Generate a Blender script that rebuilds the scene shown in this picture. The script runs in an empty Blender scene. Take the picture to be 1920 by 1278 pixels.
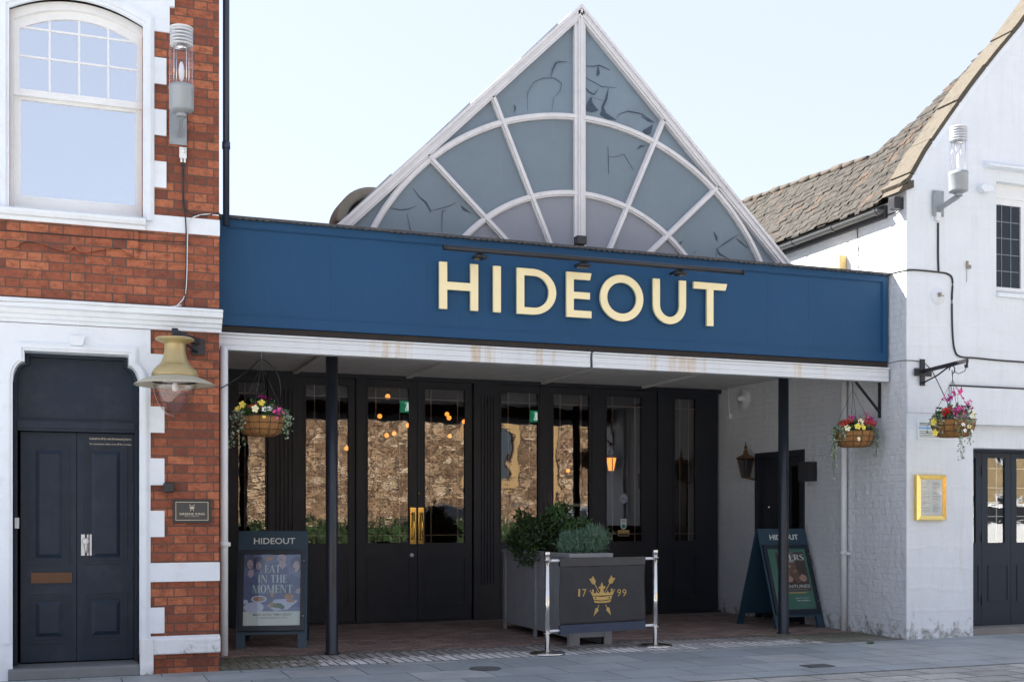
import bpy, math, random
from math import sin, cos, tan, atan, radians, pi, sqrt, atan2
from mathutils import Vector, Matrix
random.seed(7)
S = bpy.context.scene
# ------------------------------------------------------------ camera, sky, sun, exposure
FPX, TH, DIST, EYE, HOR = 2220.0, radians(20.7), 12.44, 1.6, 965.0
cam = bpy.data.objects.new('camera', bpy.data.cameras.new('camera'))
S.collection.objects.link(cam); S.camera = cam
cam.location = (0, -DIST, EYE)
cam.rotation_euler = (radians(90), 0, -TH)
cam.data.sensor_width = 36; cam.data.sensor_fit = 'HORIZONTAL'
cam.data.lens = FPX / 1920 * 36
cam.data.shift_y = (HOR - 639) / 1920
cam.data.clip_start = 0.1; cam.data.clip_end = 2000
SUN = Vector((-0.80, 0.695, 0.92)).normalized()
W = bpy.data.worlds.new('World'); S.world = W; W.use_nodes = True
nt = W.node_tree; bg = nt.nodes['Background']
sky = nt.nodes.new('ShaderNodeTexSky'); sky.sky_type = 'NISHITA'; sky.sun_disc = False
sky.sun_elevation = math.asin(SUN.z); sky.sun_rotation = atan2(SUN.x, SUN.y)
sky.air_density = 1.0; sky.dust_density = 0.8; sky.ozone_density = 1.0
# thin high haze: the clear sky mixed with an even pale veil
veil = nt.nodes.new('ShaderNodeMix'); veil.data_type = 'RGBA'; veil.inputs[0].default_value = 0.88; veil.inputs[7].default_value = (1.13, 1.18, 1.36, 1)
nt.links.new(sky.outputs[0], veil.inputs[6]); nt.links.new(veil.outputs[2], bg.inputs[0]); bg.inputs[1].default_value = 0.15
sl = bpy.data.lights.new('sun', 'SUN'); sl.energy = 4.8; sl.angle = radians(0.6); sl.color = (1.0, 0.95, 0.86)
so = bpy.data.objects.new('sun', sl); S.collection.objects.link(so)
so.rotation_euler = SUN.to_track_quat('Z', 'Y').to_euler()
S.view_settings.view_transform = 'Standard'; S.view_settings.look = 'None'
S.view_settings.exposure = 2.20; S.view_settings.gamma = 1
S.render.engine = 'CYCLES'

# ------------------------------------------------------------ measuring helpers (metres)
def at(px, py, Y=0.0):
    X = (Y + DIST) * tan(TH + atan((px - 960) / FPX)); Zc = X * sin(TH) + (Y + DIST) * cos(TH)
    return X, EYE + (HOR - py) * Zc / FPX
def ax(px, Y=0.0): return at(px, 900, Y)[0]
def side(px, py, X):
    Y = X / tan(TH + atan((px - 960) / FPX)) - DIST; Zc = X * sin(TH) + (Y + DIST) * cos(TH)
    return Y, EYE + (HOR - py) * Zc / FPX
def gnd(px, py, z=0.0):
    Zc = (EYE - z) * FPX / (py - HOR); Xc = (px - 960) / FPX * Zc
    return Xc * cos(TH) + Zc * sin(TH), -Xc * sin(TH) + Zc * cos(TH) - DIST

# ------------------------------------------------------------ objects
def link(o): S.collection.objects.link(o); return o
def tag(o, label=None, cat=None, group=None, kind=None):
    if label: o['label'] = label
    if cat: o['category'] = cat
    if group: o['group'] = group
    if kind: o['kind'] = kind
    return o
def thing(name, label, cat, loc=(0, 0, 0), group=None, rz=0):
    o = link(bpy.data.objects.new(name, None)); o.location = loc; o.rotation_euler = (0, 0, rz)
    o.empty_display_size = 0.1
    return tag(o, label, cat, group)
def wloc(p):
    v = Vector((0, 0, 0))
    while p: v += p.location; p = p.parent
    return v
def copy_tree(o, parent=None):
    c = o.copy(); S.collection.objects.link(c)
    if parent: c.parent = parent
    for ch in [k for k in bpy.data.objects if k.parent == o and k != c]: copy_tree(ch, c)
    return c

class MB:
    def __init__(s): s.v = []; s.f = []; s.sm = []
    def add(s, vs, fs, smooth=False):
        b = len(s.v); s.v += [Vector(v) for v in vs]
        for f in fs: s.f.append([b + i for i in f]); s.sm.append(smooth)
        return s
    def box(s, x0, x1, y0, y1, z0, z1):
        v = [(x, y, z) for z in (z0, z1) for y in (y0, y1) for x in (x0, x1)]
        return s.add(v, [(0, 2, 3, 1), (4, 5, 7, 6), (0, 1, 5, 4), (2, 6, 7, 3), (0, 4, 6, 2), (1, 3, 7, 5)])
    def prism(s, poly, a, b, plane='XZ'):
        # polygon given in the plane, extruded from a to b along the third axis
        mp = {'XZ': lambda p, t: (p[0], t, p[1]), 'YZ': lambda p, t: (t, p[0], p[1]), 'XY': lambda p, t: (p[0], p[1], t)}[plane]
        n = len(poly)
        v = [mp(p, a) for p in poly] + [mp(p, b) for p in poly]
        f = [list(range(n)), list(range(2 * n - 1, n - 1, -1))] + [(i, (i + 1) % n, n + (i + 1) % n, n + i) for i in range(n)]
        return s.add(v, f)
    def ring(s, outer, inner, y0, y1, closed=True):
        n = len(outer); v = []
        for P, y in ((outer, y0), (inner, y0), (outer, y1), (inner, y1)): v += [(p[0], y, p[1]) for p in P]
        f = []
        for i in range(n if closed else n - 1):
            j = (i + 1) % n
            f += [(i, j, n + j, n + i), (2 * n + i, 3 * n + i, 3 * n + j, 2 * n + j), (i, 2 * n + i, 2 * n + j, j), (n + i, n + j, 3 * n + j, 3 * n + i)]
        if not closed:
            for i in (0, n - 1): f.append((i, n + i, 3 * n + i, 2 * n + i))
        return s.add(v, f)
    def tube(s, pts, r, n=8, smooth=True, caps=True):
        pts = [Vector(p) for p in pts]; rs = r if isinstance(r, (list, tuple)) else [r] * len(pts)
        v = []; up = None
        for i, p in enumerate(pts):
            d = (pts[min(i + 1, len(pts) - 1)] - pts[max(i - 1, 0)])
            if d.length < 1e-9: d = Vector((0, 0, 1))
            d.normalize()
            if up is None:
                up = Vector((0, 0, 1)) if abs(d.z) < 0.9 else Vector((1, 0, 0))
            a = d.cross(up)
            if a.length < 1e-6: a = d.orthogonal()
            a.normalize(); b = d.cross(a).normalized(); up = -b if False else up
            for k in range(n):
                t = 2 * pi * k / n; v.append(p + (a * cos(t) + b * sin(t)) * rs[i])
        f = []
        for i in range(len(pts) - 1):
            for k in range(n): f.append((i * n + k, i * n + (k + 1) % n, (i + 1) * n + (k + 1) % n, (i + 1) * n + k))
        s.add(v, f, smooth)
        if caps:
            b = len(s.v) - len(v)
            s.f.append([b + k for k in range(n - 1, -1, -1)]); s.sm.append(False)
            s.f.append([b + (len(pts) - 1) * n + k for k in range(n)]); s.sm.append(False)
        return s
    def lathe(s, prof, c=(0, 0, 0), n=24, smooth=True, M=None):
        v = []
        for r, z in prof:
            for k in range(n):
                t = 2 * pi * k / n; v.append(Vector((r * cos(t), r * sin(t), z)))
        if M: v = [M @ p for p in v]
        v = [p + Vector(c) for p in v]
        f = [(i * n + k, i * n + (k + 1) % n, (i + 1) * n + (k + 1) % n, (i + 1) * n + k) for i in range(len(prof) - 1) for k in range(n)]
        return s.add(v, f, smooth)
    def sph(s, c, r, n=12, m=8, sc=(1, 1, 1)):
        prof = [(r * sin(pi * i / m) + 1e-5, -r * cos(pi * i / m)) for i in range(m + 1)]
        return s.lathe(prof, c, n, True, Matrix.Diagonal((sc[0], sc[1], sc[2])).to_3x3())
    def bar(s, a, b, w, h):
        # rectangular bar from a to b, width w (horizontal across), height h
        a, b = Vector(a), Vector(b); d = (b - a).normalized()
        u = d.cross(Vector((0, 0, 1)))
        if u.length < 1e-4: u = Vector((1, 0, 0))
        u.normalize(); t = u.cross(d).normalized()
        v = [p + u * i * w / 2 + t * j * h / 2 for p in (a, b) for i, j in ((-1, -1), (1, -1), (1, 1), (-1, 1))]
        return s.add(v, [(3, 2, 1, 0), (4, 5, 6, 7), (0, 1, 5, 4), (1, 2, 6, 5), (2, 3, 7, 6), (3, 0, 4, 7)])
    def build(s, name, mat, parent=None, local=False, bevel=0, fix=True):
        off = Vector((0, 0, 0)) if local else wloc(parent)
        me = bpy.data.meshes.new(name)
        me.from_pydata([tuple(p - off) for p in s.v], [], s.f)
        me.polygons.foreach_set('use_smooth', s.sm)
        if fix:
            import bmesh
            bm = bmesh.new(); bm.from_mesh(me); bmesh.ops.recalc_face_normals(bm, faces=bm.faces); bm.to_mesh(me); bm.free()
        me.materials.append(mat); me.update()
        o = link(bpy.data.objects.new(name, me))
        if parent: o.parent = parent
        if bevel:
            m = o.modifiers.new('bevel', 'BEVEL'); m.width = bevel; m.segments = 2; m.limit_method = 'ANGLE'; m.angle_limit = radians(40)
        return o

def text_into(mb, s, x0, x1, z0, z1, mp=None, ext=0.0015, bold=0.0, keep=False, space=1.0):
    """flat lettering fitted into the box x0..x1, z0..z1; mp(u, w, v) places it"""
    cu = bpy.data.curves.new('t', 'FONT'); cu.body = s; cu.size = 1; cu.extrude = 0.5; cu.offset = bold; cu.resolution_u = 3
    cu.space_character = space
    ob = bpy.data.objects.new('t', cu); S.collection.objects.link(ob)
    dg = bpy.context.evaluated_depsgraph_get(); dg.update()
    me = bpy.data.meshes.new_from_object(ob.evaluated_get(dg))
    vs = [v.co.copy() for v in me.vertices]; fs = [list(p.vertices) for p in me.polygons]
    bpy.data.objects.remove(ob); bpy.data.curves.remove(cu); bpy.data.meshes.remove(me)
    a0 = min(v.x for v in vs); a1 = max(v.x for v in vs); b0 = min(v.y for v in vs); b1 = max(v.y for v in vs)
    out = []
    for v in vs:
        u = x0 + (v.x - a0) / (a1 - a0) * (x1 - x0); w = z0 + (v.y - b0) / (b1 - b0) * (z1 - z0)
        y = -(v.z + 0.5) * ext
        out.append(mp(u, y, w) if mp else (u, y, w))
    return mb.add(out, fs)

# ------------------------------------------------------------ materials
MAT = {}
def mk(name):
    m = bpy.data.materials.new(name); m.use_nodes = True; n = m.node_tree
    return m, n, n.nodes['Principled BSDF']
def nd(n, t, **k):
    x = n.nodes.new(t)
    for a, b in k.items(): setattr(x, a, b)
    return x
def mth(n, op, a, b=None, c=None):
    x = n.nodes.new('ShaderNodeMath'); x.operation = op
    for i, q in enumerate((a, b, c)):
        if q is None: continue
        if isinstance(q, (int, float)): x.inputs[i].default_value = q
        else: n.links.new(q, x.inputs[i])
    return x.outputs[0]
def mixc(n, fac, a, b, mode='MIX'):
    x = n.nodes.new('ShaderNodeMix'); x.data_type = 'RGBA'; x.blend_type = mode
    for i, q in ((0, fac), (6, a), (7, b)):
        if isinstance(q, (int, float)): x.inputs[i].default_value = q
        elif isinstance(q, tuple): x.inputs[i].default_value = (*q[:3], 1)
        else: n.links.new(q, x.inputs[i])
    return x.outputs[2]
def noise(n, scale, detail=4, rough=0.6, vec=None, sx=None):
    x = nd(n, 'ShaderNodeTexNoise'); x.inputs['Scale'].default_value = scale; x.inputs['Detail'].default_value = detail; x.inputs['Roughness'].default_value = rough
    g = vec
    if g is None: g = nd(n, 'ShaderNodeNewGeometry').outputs['Position']
    if sx:
        mp = nd(n, 'ShaderNodeMapping'); mp.inputs['Scale'].default_value = sx; n.links.new(g, mp.inputs[0]); g = mp.outputs[0]
    n.links.new(g, x.inputs['Vector']); return x.outputs[0]
def ramp(n, fac, lo, hi):
    x = nd(n, 'ShaderNodeMapRange'); x.inputs[1].default_value = lo; x.inputs[2].default_value = hi
    n.links.new(fac, x.inputs[0]); return x.outputs[0]
def bump(n, b, h, strength, dist=0.01):
    x = nd(n, 'ShaderNodeBump'); x.inputs['Strength'].default_value = strength; x.inputs['Distance'].default_value = dist
    n.links.new(h, x.inputs['Height']); n.links.new(x.outputs[0], b.inputs['Normal']); return x
def pm(name, col, rough=0.6, metal=0.0, var=0.12, scale=3.0, bmp=0.15, bscale=60, bdist=0.003, dirt=0.0, dirtcol=(0.12, 0.11, 0.09), dscale=2.5, spec=0.5):
    if name in MAT: return MAT[name]
    m, n, b = mk(name)
    f = noise(n, scale, 5)
    c = mixc(n, f, tuple(x * (1 - var) for x in col), tuple(min(1, x * (1 + var)) for x in col))
    if dirt:
        d = mth(n, 'MULTIPLY', ramp(n, noise(n, dscale, 8, 0.72), 0.5, 0.75), dirt)
        c = mixc(n, d, c, dirtcol)
    n.links.new(c, b.inputs['Base Color'])
    b.inputs['Metallic'].default_value = metal; b.inputs['Specular IOR Level'].default_value = spec
    r = mth(n, 'ADD', mth(n, 'MULTIPLY', noise(n, 14, 3), 0.2), rough - 0.1); n.links.new(r, b.inputs['Roughness'])
    if bmp: bump(n, b, noise(n, bscale, 4), bmp, bdist)
    MAT[name] = m; return m
def brickcells(n, axis, L, H, mort, flemish=True, off=(0, 0)):
    pos = nd(n, 'ShaderNodeNewGeometry').outputs['Position']
    # slightly wobbled coordinates so the courses are not ruler straight
    wob = nd(n, 'ShaderNodeTexNoise'); wob.inputs['Scale'].default_value = 3.0; n.links.new(pos, wob.inputs['Vector'])
    va = nd(n, 'ShaderNodeVectorMath', operation='SUBTRACT'); n.links.new(wob.outputs['Color'], va.inputs[0]); va.inputs[1].default_value = (0.5, 0.5, 0.5)
    vs = nd(n, 'ShaderNodeVectorMath', operation='SCALE'); n.links.new(va.outputs[0], vs.inputs[0]); vs.inputs['Scale'].default_value = 0.012
    vv = nd(n, 'ShaderNodeVectorMath', operation='ADD'); n.links.new(pos, vv.inputs[0]); n.links.new(vs.outputs[0], vv.inputs[1])
    sp = nd(n, 'ShaderNodeSeparateXYZ'); n.links.new(vv.outputs[0], sp.inputs[0])
    u = mth(n, 'ADD', sp.outputs['XYZ'.index(axis[0])], off[0] + 100.0); w = mth(n, 'ADD', sp.outputs['XYZ'.index(axis[1])], off[1] + 50.0)
    wr = mth(n, 'DIVIDE', w, H); row = mth(n, 'FLOOR', wr); fz = mth(n, 'SUBTRACT', wr, row)
    per = 1.5 * L if flemish else L
    uu = mth(n, 'ADD', mth(n, 'DIVIDE', u, per), mth(n, 'MULTIPLY', row, 0.5)); fl = mth(n, 'FLOOR', uu); fu = mth(n, 'SUBTRACT', uu, fl)
    d = mth(n, 'MINIMUM', fu, mth(n, 'SUBTRACT', 1.0, fu)); idu = fl
    if flemish:
        hd = mth(n, 'GREATER_THAN', fu, 0.6667); idu = mth(n, 'ADD', fl, mth(n, 'MULTIPLY', hd, 0.5))
        d = mth(n, 'MINIMUM', d, mth(n, 'ABSOLUTE', mth(n, 'SUBTRACT', fu, 0.6667)))
    du = mth(n, 'MULTIPLY', d, per); dz = mth(n, 'MULTIPLY', mth(n, 'MINIMUM', fz, mth(n, 'SUBTRACT', 1.0, fz)), H)
    e = mth(n, 'MINIMUM', du, dz)
    mask = ramp(n, e, mort * 0.35, mort * 0.75)       # 0 in the joint, 1 on the unit
    cb = nd(n, 'ShaderNodeCombineXYZ'); n.links.new(idu, cb.inputs[0]); n.links.new(row, cb.inputs[1])
    wn = nd(n, 'ShaderNodeTexWhiteNoise', noise_dimensions='3D'); n.links.new(cb.outputs[0], wn.inputs[0])
    return mask, wn.outputs['Value'], wn.outputs['Color'], pos
def colramp(n, fac, stops):
    x = nd(n, 'ShaderNodeValToRGB'); el = x.color_ramp.elements
    while len(el) < len(stops): el.new(0.5)
    for e, (p, c) in zip(el, stops): e.position = p; e.color = (*c, 1)
    n.links.new(fac, x.inputs[0]); return x.outputs[0]
def brickmat(name, axis, L, H, mort, stops, mcol, flemish=True, rough=0.8, spread=0.45, bmp=0.6, moss=None, off=(0, 0), bdist=0.006, patch=0.5, smudge=0):
    m, n, b = mk(name)
    mask, rv, rc, pos = brickcells(n, axis, L, H, mort, flemish, off)
    c = colramp(n, rv, stops)
    big = noise(n, 1.1, 6, 0.65); fine = noise(n, 28, 5, 0.7)
    if smudge: c = mixc(n, mth(n, 'MULTIPLY', ramp(n, noise(n, 9, 5, 0.75, sx=(1, 1, 1.6)), 0.46, 0.66), smudge), c, tuple(x * 0.30 for x in stops[-2][1]))
    c = mixc(n, mth(n, 'MULTIPLY', ramp(n, big, 0.42, 0.7), patch), c, tuple(x * 0.45 for x in stops[len(stops) // 2][1]))
    c = mixc(n, 1.0, c, mixc(n, fine, (1 - spread,) * 3, (1 + spread,) * 3), 'MULTIPLY')
    c = mixc(n, mask, mcol, c)
    if moss:
        g = mth(n, 'MULTIPLY', ramp(n, noise(n, 4, 8, 0.7), 0.5, 0.62), moss[1]); c = mixc(n, g, c, moss[0])
    n.links.new(c, b.inputs['Base Color']); b.inputs['Roughness'].default_value = rough
    h = mth(n, 'ADD', mask, mth(n, 'MULTIPLY', fine, 0.35)); h = mth(n, 'ADD', h, mth(n, 'MULTIPLY', rv, 0.3))
    bump(n, b, h, bmp, bdist); MAT[name] = m; return m

red_brick = brickmat('red_brick', 'XZ', 0.262, 0.0893, 0.010,
    [(0, (0.16, 0.050, 0.032)), (0.25, (0.27, 0.076, 0.040)), (0.6, (0.35, 0.104, 0.050)), (1, (0.45, 0.150, 0.072))], (0.085, 0.066, 0.052), off=(0.03, 0.04), patch=0.4, smudge=0.75)
def painted_white(name, axis, col=(0.76, 0.79, 0.83), brick=False, base=True, strength=0.5):
    m, n, b = mk(name)
    big = noise(n, 1.7, 8, 0.7); c = mixc(n, ramp(n, big, 0.3, 0.75), tuple(x * 0.90 for x in col), col)
    sp = ramp(n, noise(n, 24, 6, 0.8), 0.66, 0.74)
    stv = ramp(n, noise(n, 4, 7, 0.75, sx=(2.5, 2.5, .22)), .50, .72); c = mixc(n, mth(n, 'MULTIPLY', stv, 0.22), c, (0.42, 0.42, 0.40))
    c = mixc(n, mth(n, 'MULTIPLY', sp, 0.35), c, (0.33, 0.32, 0.30))
    pos = nd(n, 'ShaderNodeNewGeometry').outputs['Position']; spx = nd(n, 'ShaderNodeSeparateXYZ'); n.links.new(pos, spx.inputs[0])
    if base:
        lo = ramp(n, spx.outputs[2], 0.62, 0.0)
        k = ramp(n, mth(n, 'ADD', noise(n, 7, 8, 0.75), mth(n, 'MULTIPLY', lo, 0.34)), 0.76, 0.90)
        c = mixc(n, mth(n, 'MULTIPLY', k, 0.75), c, (0.10, 0.105, 0.075))
    n.links.new(c, b.inputs['Base Color']); b.inputs['Roughness'].default_value = 0.55
    h = mth(n, 'MULTIPLY', noise(n, 9, 5, 0.6), 1.2)
    if brick:
        mask, rv, rc, _ = brickcells(n, axis, 0.25, 0.086, 0.016)
        h = mth(n, 'ADD', h, mth(n, 'ADD', mth(n, 'MULTIPLY', mask, 0.32), mth(n, 'MULTIPLY', rv, 0.12)))
        h = mth(n, 'ADD', h, mth(n, 'MULTIPLY', noise(n, 7, 6, 0.7, sx=(1, 1, 0.6)), 3.2))
        h = mth(n, 'ADD', h, mth(n, 'MULTIPLY', noise(n, 40, 3, 0.6), 0.3))
    else:
        # trowel arcs in the render
        wv = nd(n, 'ShaderNodeTexWave', wave_type='RINGS'); wv.inputs['Scale'].default_value = 1.2; wv.inputs['Distortion'].default_value = 3.0; wv.inputs['Detail'].default_value = 3
        n.links.new(pos, wv.inputs[0]); h = mth(n, 'ADD', h, mth(n, 'MULTIPLY', ramp(n, wv.outputs[1], 0.86, 1.0), 0.55))
    bump(n, b, h, strength, 0.012); MAT[name] = m; return m
white_render = painted_white('white_render', 'XZ', col=(0.74, 0.79, 0.85), strength=0.32)
white_side = painted_white('white_brick_paint', 'YZ', col=(0.74, 0.765, 0.80), brick=True, strength=0.9)
white_trim = pm('white_trim', (0.73, 0.785, 0.85), 0.5, var=0.05, bmp=0.2, bscale=30, dirt=0.28, dirtcol=(0.45, 0.43, 0.40), dscale=5)
frame_white = pm('window_white', (0.76, 0.78, 0.80), 0.4, var=0.04, bmp=0.08, dirt=0.15, dirtcol=(0.4, 0.39, 0.36), dscale=9)
door_blue = pm('door_blue', (0.009, 0.020, 0.040), 0.46, spec=0.32, var=0.25, bmp=0.1, bscale=25, dirt=0.15, dirtcol=(0.09, 0.09, 0.09), dscale=6)
black_wood = pm('black_wood', (0.022, 0.025, 0.034), 0.48, spec=0.3, var=0.25, bmp=0.15, bscale=30, dirt=0.15, dirtcol=(0.06, 0.057, 0.055))
post_blue = pm('post_paint', (0.014, 0.019, 0.030), 0.34, var=0.25, bmp=0.12, bscale=20, dirt=0.15, dirtcol=(0.1, 0.09, 0.08), dscale=7)
gold_plain = pm('brass', (0.86, 0.62, 0.20), 0.18, 1.0, var=0.08, bmp=0.06, bscale=15)
letter_gold = pm('letter_gold', (0.90, 0.80, 0.50), 0.45, 0.45, var=0.05, bmp=0.05, bscale=20)
dull_gold = pm('lamp_gold', (0.42, 0.335, 0.165), 0.36, 0.35, var=0.14, bmp=0.1, bscale=20, dirt=0.2, dirtcol=(0.3, 0.27, 0.18), dscale=8)
lamp_underside = pm('lamp_brim', (0.44, 0.42, 0.33), 0.5, 0.1)
grey_metal = pm('grey_metal', (0.30, 0.33, 0.36), 0.42, 0.2, var=0.08, dirt=0.15, dirtcol=(0.16, 0.15, 0.13), dscale=9)
dark_metal = pm('dark_metal', (0.022, 0.024, 0.030), 0.4, 0.2, var=0.2)
pipe_blue = pm('pipe_blue', (0.020, 0.032, 0.060), 0.35, 0.0, var=0.15)
steel = pm('steel', (0.72, 0.70, 0.68), 0.16, 1.0, var=0.05, bmp=0.03)
alu = pm('galvanised_white', (0.80, 0.82, 0.85), 0.35, 0.1, var=0.05)
white_plastic = pm('white_plastic', (0.72, 0.74, 0.76), 0.4, var=0.05, dirt=0.1)
black_rubber = pm('black_cable', (0.018, 0.018, 0.022), 0.45, var=0.2, bmp=0)
black_plastic = pm('black_plastic', (0.020, 0.021, 0.026), 0.35, var=0.15, bmp=0.05)
lead_dark = pm('roof_felt', (0.055, 0.058, 0.065), 0.65, var=0.3, bmp=0.5, bscale=35, bdist=0.01, dirt=0.4, dirtcol=(0.15, 0.14, 0.13), dscale=6)
stone_tan = pm('coping_stone', (0.088, 0.073, 0.054), 0.85, var=0.5, scale=5, bmp=1.0, bscale=26, bdist=0.02, dirt=0.95, dirtcol=(0.022, 0.022, 0.018), dscale=5)
stone_grey = pm('stone_grey', (0.30, 0.27, 0.22), 0.85, var=0.3, scale=6, bmp=0.6, bscale=30, bdist=0.008, dirt=0.5)
board_blue = pm('board_teal', (0.024, 0.058, 0.090), 0.45, var=0.12, bmp=0.1, bscale=40)
board_dark = pm('board_frame', (0.014, 0.020, 0.032), 0.35, var=0.15)
copper = pm('old_copper', (0.22, 0.115, 0.055), 0.45, 0.6, var=0.3, scale=12, bmp=0.1)
coir = pm('coir', (0.30, 0.145, 0.050), 0.95, var=0.4, scale=18, bmp=0.9, bscale=70, bdist=0.01)
soil = pm('soil', (0.03, 0.02, 0.014), 0.95, bmp=0.6)
slate_step = pm('slate_step', (0.16, 0.17, 0.18), 0.6, var=0.2, scale=4, bmp=0.3, bscale=14, dirt=0.35, dirtcol=(0.26, 0.26, 0.25))
banner_cloth = pm('banner_cloth', (0.034, 0.034, 0.038), 0.75, var=0.3, bmp=0.12, bscale=120)
banner_hem = pm('banner_hem', (0.030, 0.045, 0.085), 0.6)
crest_gold = pm('crest_gold', (0.50, 0.34, 0.11), 0.6, var=0.06, bmp=0)
print_white = pm('print_white', (0.72, 0.76, 0.74), 0.6, var=0.03, bmp=0)
print_cream = pm('print_cream', (0.62, 0.56, 0.42), 0.6, var=0.03, bmp=0)
print_teal = pm('print_text', (0.52, 0.70, 0.68), 0.6, var=0.03, bmp=0)
print_dark = pm('print_dark', (0.10, 0.13, 0.14), 0.6, var=0.03, bmp=0)
print_grey = pm('print_grey', (0.33, 0.36, 0.35), 0.6, var=0.03, bmp=0)
room_dark = pm('room_wall', (0.055, 0.045, 0.038), 0.8, var=0.3)
room_floor = pm('room_floor', (0.06, 0.042, 0.03), 0.5, var=0.3)
ply = pm('gable_back', (0.2, 0.2, 0.2), 0.8)

def mat_fascia():
    m, n, b = mk('fascia_paint')
    c = mixc(n, noise(n, 1.3, 6, 0.65), (0.012, 0.060, 0.142), (0.017, 0.075, 0.172))
    st = ramp(n, noise(n, 9, 5, 0.7, sx=(1, 1, 0.12)), 0.58, 0.8); c = mixc(n, mth(n, 'MULTIPLY', st, 0.28), c, (0.06, 0.13, 0.20)); c = mixc(n, mth(n, 'MULTIPLY', ramp(n, noise(n, 26, 5, .8), .66, .74), .3), c, (0.14, 0.19, 0.24))
    n.links.new(c, b.inputs['Base Color']); b.inputs['Roughness'].default_value = 0.5; b.inputs['Specular IOR Level'].default_value = 0.22
    bump(n, b, noise(n, 3, 3), 0.15, 0.01); return m
fascia_paint = mat_fascia()
def mat_beam():
    m, n, b = mk('beam_white')
    base = mixc(n, noise(n, 4, 6), (0.60, 0.64, 0.69), (0.74, 0.77, 0.80))
    v1 = noise(n, 1.0, 6, 0.8, sx=(2.6, 0.2, 0.05)); rust = ramp(n, v1, 0.53, 0.62)
    v2 = ramp(n, noise(n, 8, 5, 0.7, sx=(3.0, 1, 0.6)), 0.25, 0.6)
    sp = nd(n, 'ShaderNodeSeparateXYZ'); n.links.new(nd(n, 'ShaderNodeNewGeometry').outputs['Position'], sp.inputs[0])
    xs = mth(n, 'MULTIPLY', ramp(n, sp.outputs[0], 2.2, 3.6), ramp(n, sp.outputs[0], 9.9, 8.6))
    k = mth(n, 'MULTIPLY', mth(n, 'MULTIPLY', rust, v2), xs)
    c = mixc(n, mth(n, 'MULTIPLY', k, 0.6), base, (0.50, 0.30, 0.09))
    g = ramp(n, noise(n, 5, 6, 0.7, sx=(3, 1, 0.08)), 0.55, 0.75); c = mixc(n, mth(n, 'MULTIPLY', g, 0.15), c, (0.38, 0.35, 0.29))
    n.links.new(c, b.inputs['Base Color']); b.inputs['Roughness'].default_value = 0.45; return m
beam_white = mat_beam()
soffit_grey = pm('soffit_board', (0.66, 0.66, 0.65), 0.7, var=0.15, bmp=0.1, dirt=0.2)
def mat_frosted(name, c1, c2):
    m, n, b = mk(name)
    c = mixc(n, noise(n, 1.6, 6, 0.7), c1, c2)
    s = ramp(n, noise(n, 20, 4, 0.7, sx=(1, 1, 0.1)), 0.6, 0.9); c = mixc(n, mth(n, 'MULTIPLY', s, 0.25), c, (0.5, 0.55, 0.57))
    n.links.new(c, b.inputs['Base Color']); b.inputs['Roughness'].default_value = 0.22; b.inputs['Specular IOR Level'].default_value = 0.5
    bump(n, b, noise(n, 2, 2), 0.04, 0.02)
    tl = nd(n, 'ShaderNodeBsdfTranslucent'); n.links.new(c, tl.inputs['Color']); mx = nd(n, 'ShaderNodeMixShader'); mx.inputs[0].default_value = 0.3
    n.links.new(b.outputs[0], mx.inputs[1]); n.links.new(tl.outputs[0], mx.inputs[2]); n.links.new(mx.outputs[0], n.nodes['Material Output'].inputs[0]); return m
pane_green = mat_frosted('frosted_pane', (0.205, 0.268, 0.325), (0.275, 0.34, 0.40))
pane_lilac = mat_frosted('lilac_pane', (0.32, 0.34, 0.40), (0.38, 0.40, 0.47))
pane_gap = pm('dark_gap', (0.035, 0.055, 0.085), 0.3, bmp=0)
frame_mauve = pm('gable_frame', (0.66, 0.66, 0.69), 0.5, var=0.1, bmp=0.2, bscale=25, dirt=0.25, dirtcol=(0.25, 0.24, 0.24), dscale=9)
def mat_glass(name, refl_ior=1.9, tint=(0.8, 0.82, 0.82), wav=0.02, wscale=1.6, extra=0.0, dist=0.03, ripple=0.0):
    m, n, b = mk(name); n.nodes.remove(b); out = n.nodes['Material Output']
    gl = nd(n, 'ShaderNodeBsdfGlossy'); gl.inputs['Roughness'].default_value = 0.0; gl.inputs['Color'].default_value = (0.95, 0.97, 1, 1)
    tr = nd(n, 'ShaderNodeBsdfTransparent'); tr.inputs['Color'].default_value = (*tint, 1)
    lw = nd(n, 'ShaderNodeLayerWeight'); r0 = ((refl_ior - 1) / (refl_ior + 1)) ** 2
    mx = nd(n, 'ShaderNodeMixShader')
    f = mth(n, 'MINIMUM', mth(n, 'ADD', mth(n, 'MULTIPLY', mth(n, 'POWER', lw.outputs['Facing'], 5.0), 1 - r0), r0 + extra), 1.0); n.links.new(f, mx.inputs[0]); n.links.new(tr.outputs[0], mx.inputs[1]); n.links.new(gl.outputs[0], mx.inputs[2])
    bp = nd(n, 'ShaderNodeBump'); bp.inputs['Strength'].default_value = 1.0; bp.inputs['Distance'].default_value = wav
    n.links.new(mth(n, 'ADD', noise(n, wscale, 2, 0.45), mth(n, 'MULTIPLY', noise(n, 5, 2, 0.5, sx=(1, 1, 4.5)), ripple / wav)), bp.inputs['Height']); n.links.new(bp.outputs[0], gl.inputs['Normal'])
    n.links.new(mx.outputs[0], out.inputs[0]); return m
door_glass = mat_glass('door_glass', 2.5, (0.75, 0.75, 0.72), 0.0016, 2.4, ripple=0.00013)
sky_glass = mat_glass('sky_glass', 2.2, (0.6, 0.62, 0.65), 0.002, 1.5, 0.55)
lead_glass = mat_glass('leaded_glass', 1.5, (0.5, 0.52, 0.55), 0.002, 6)
bowl_glass = mat_glass('lamp_bowl_glass', 1.5, (0.93, 0.89, 0.88), 0.004, 8, 0.05)
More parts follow.
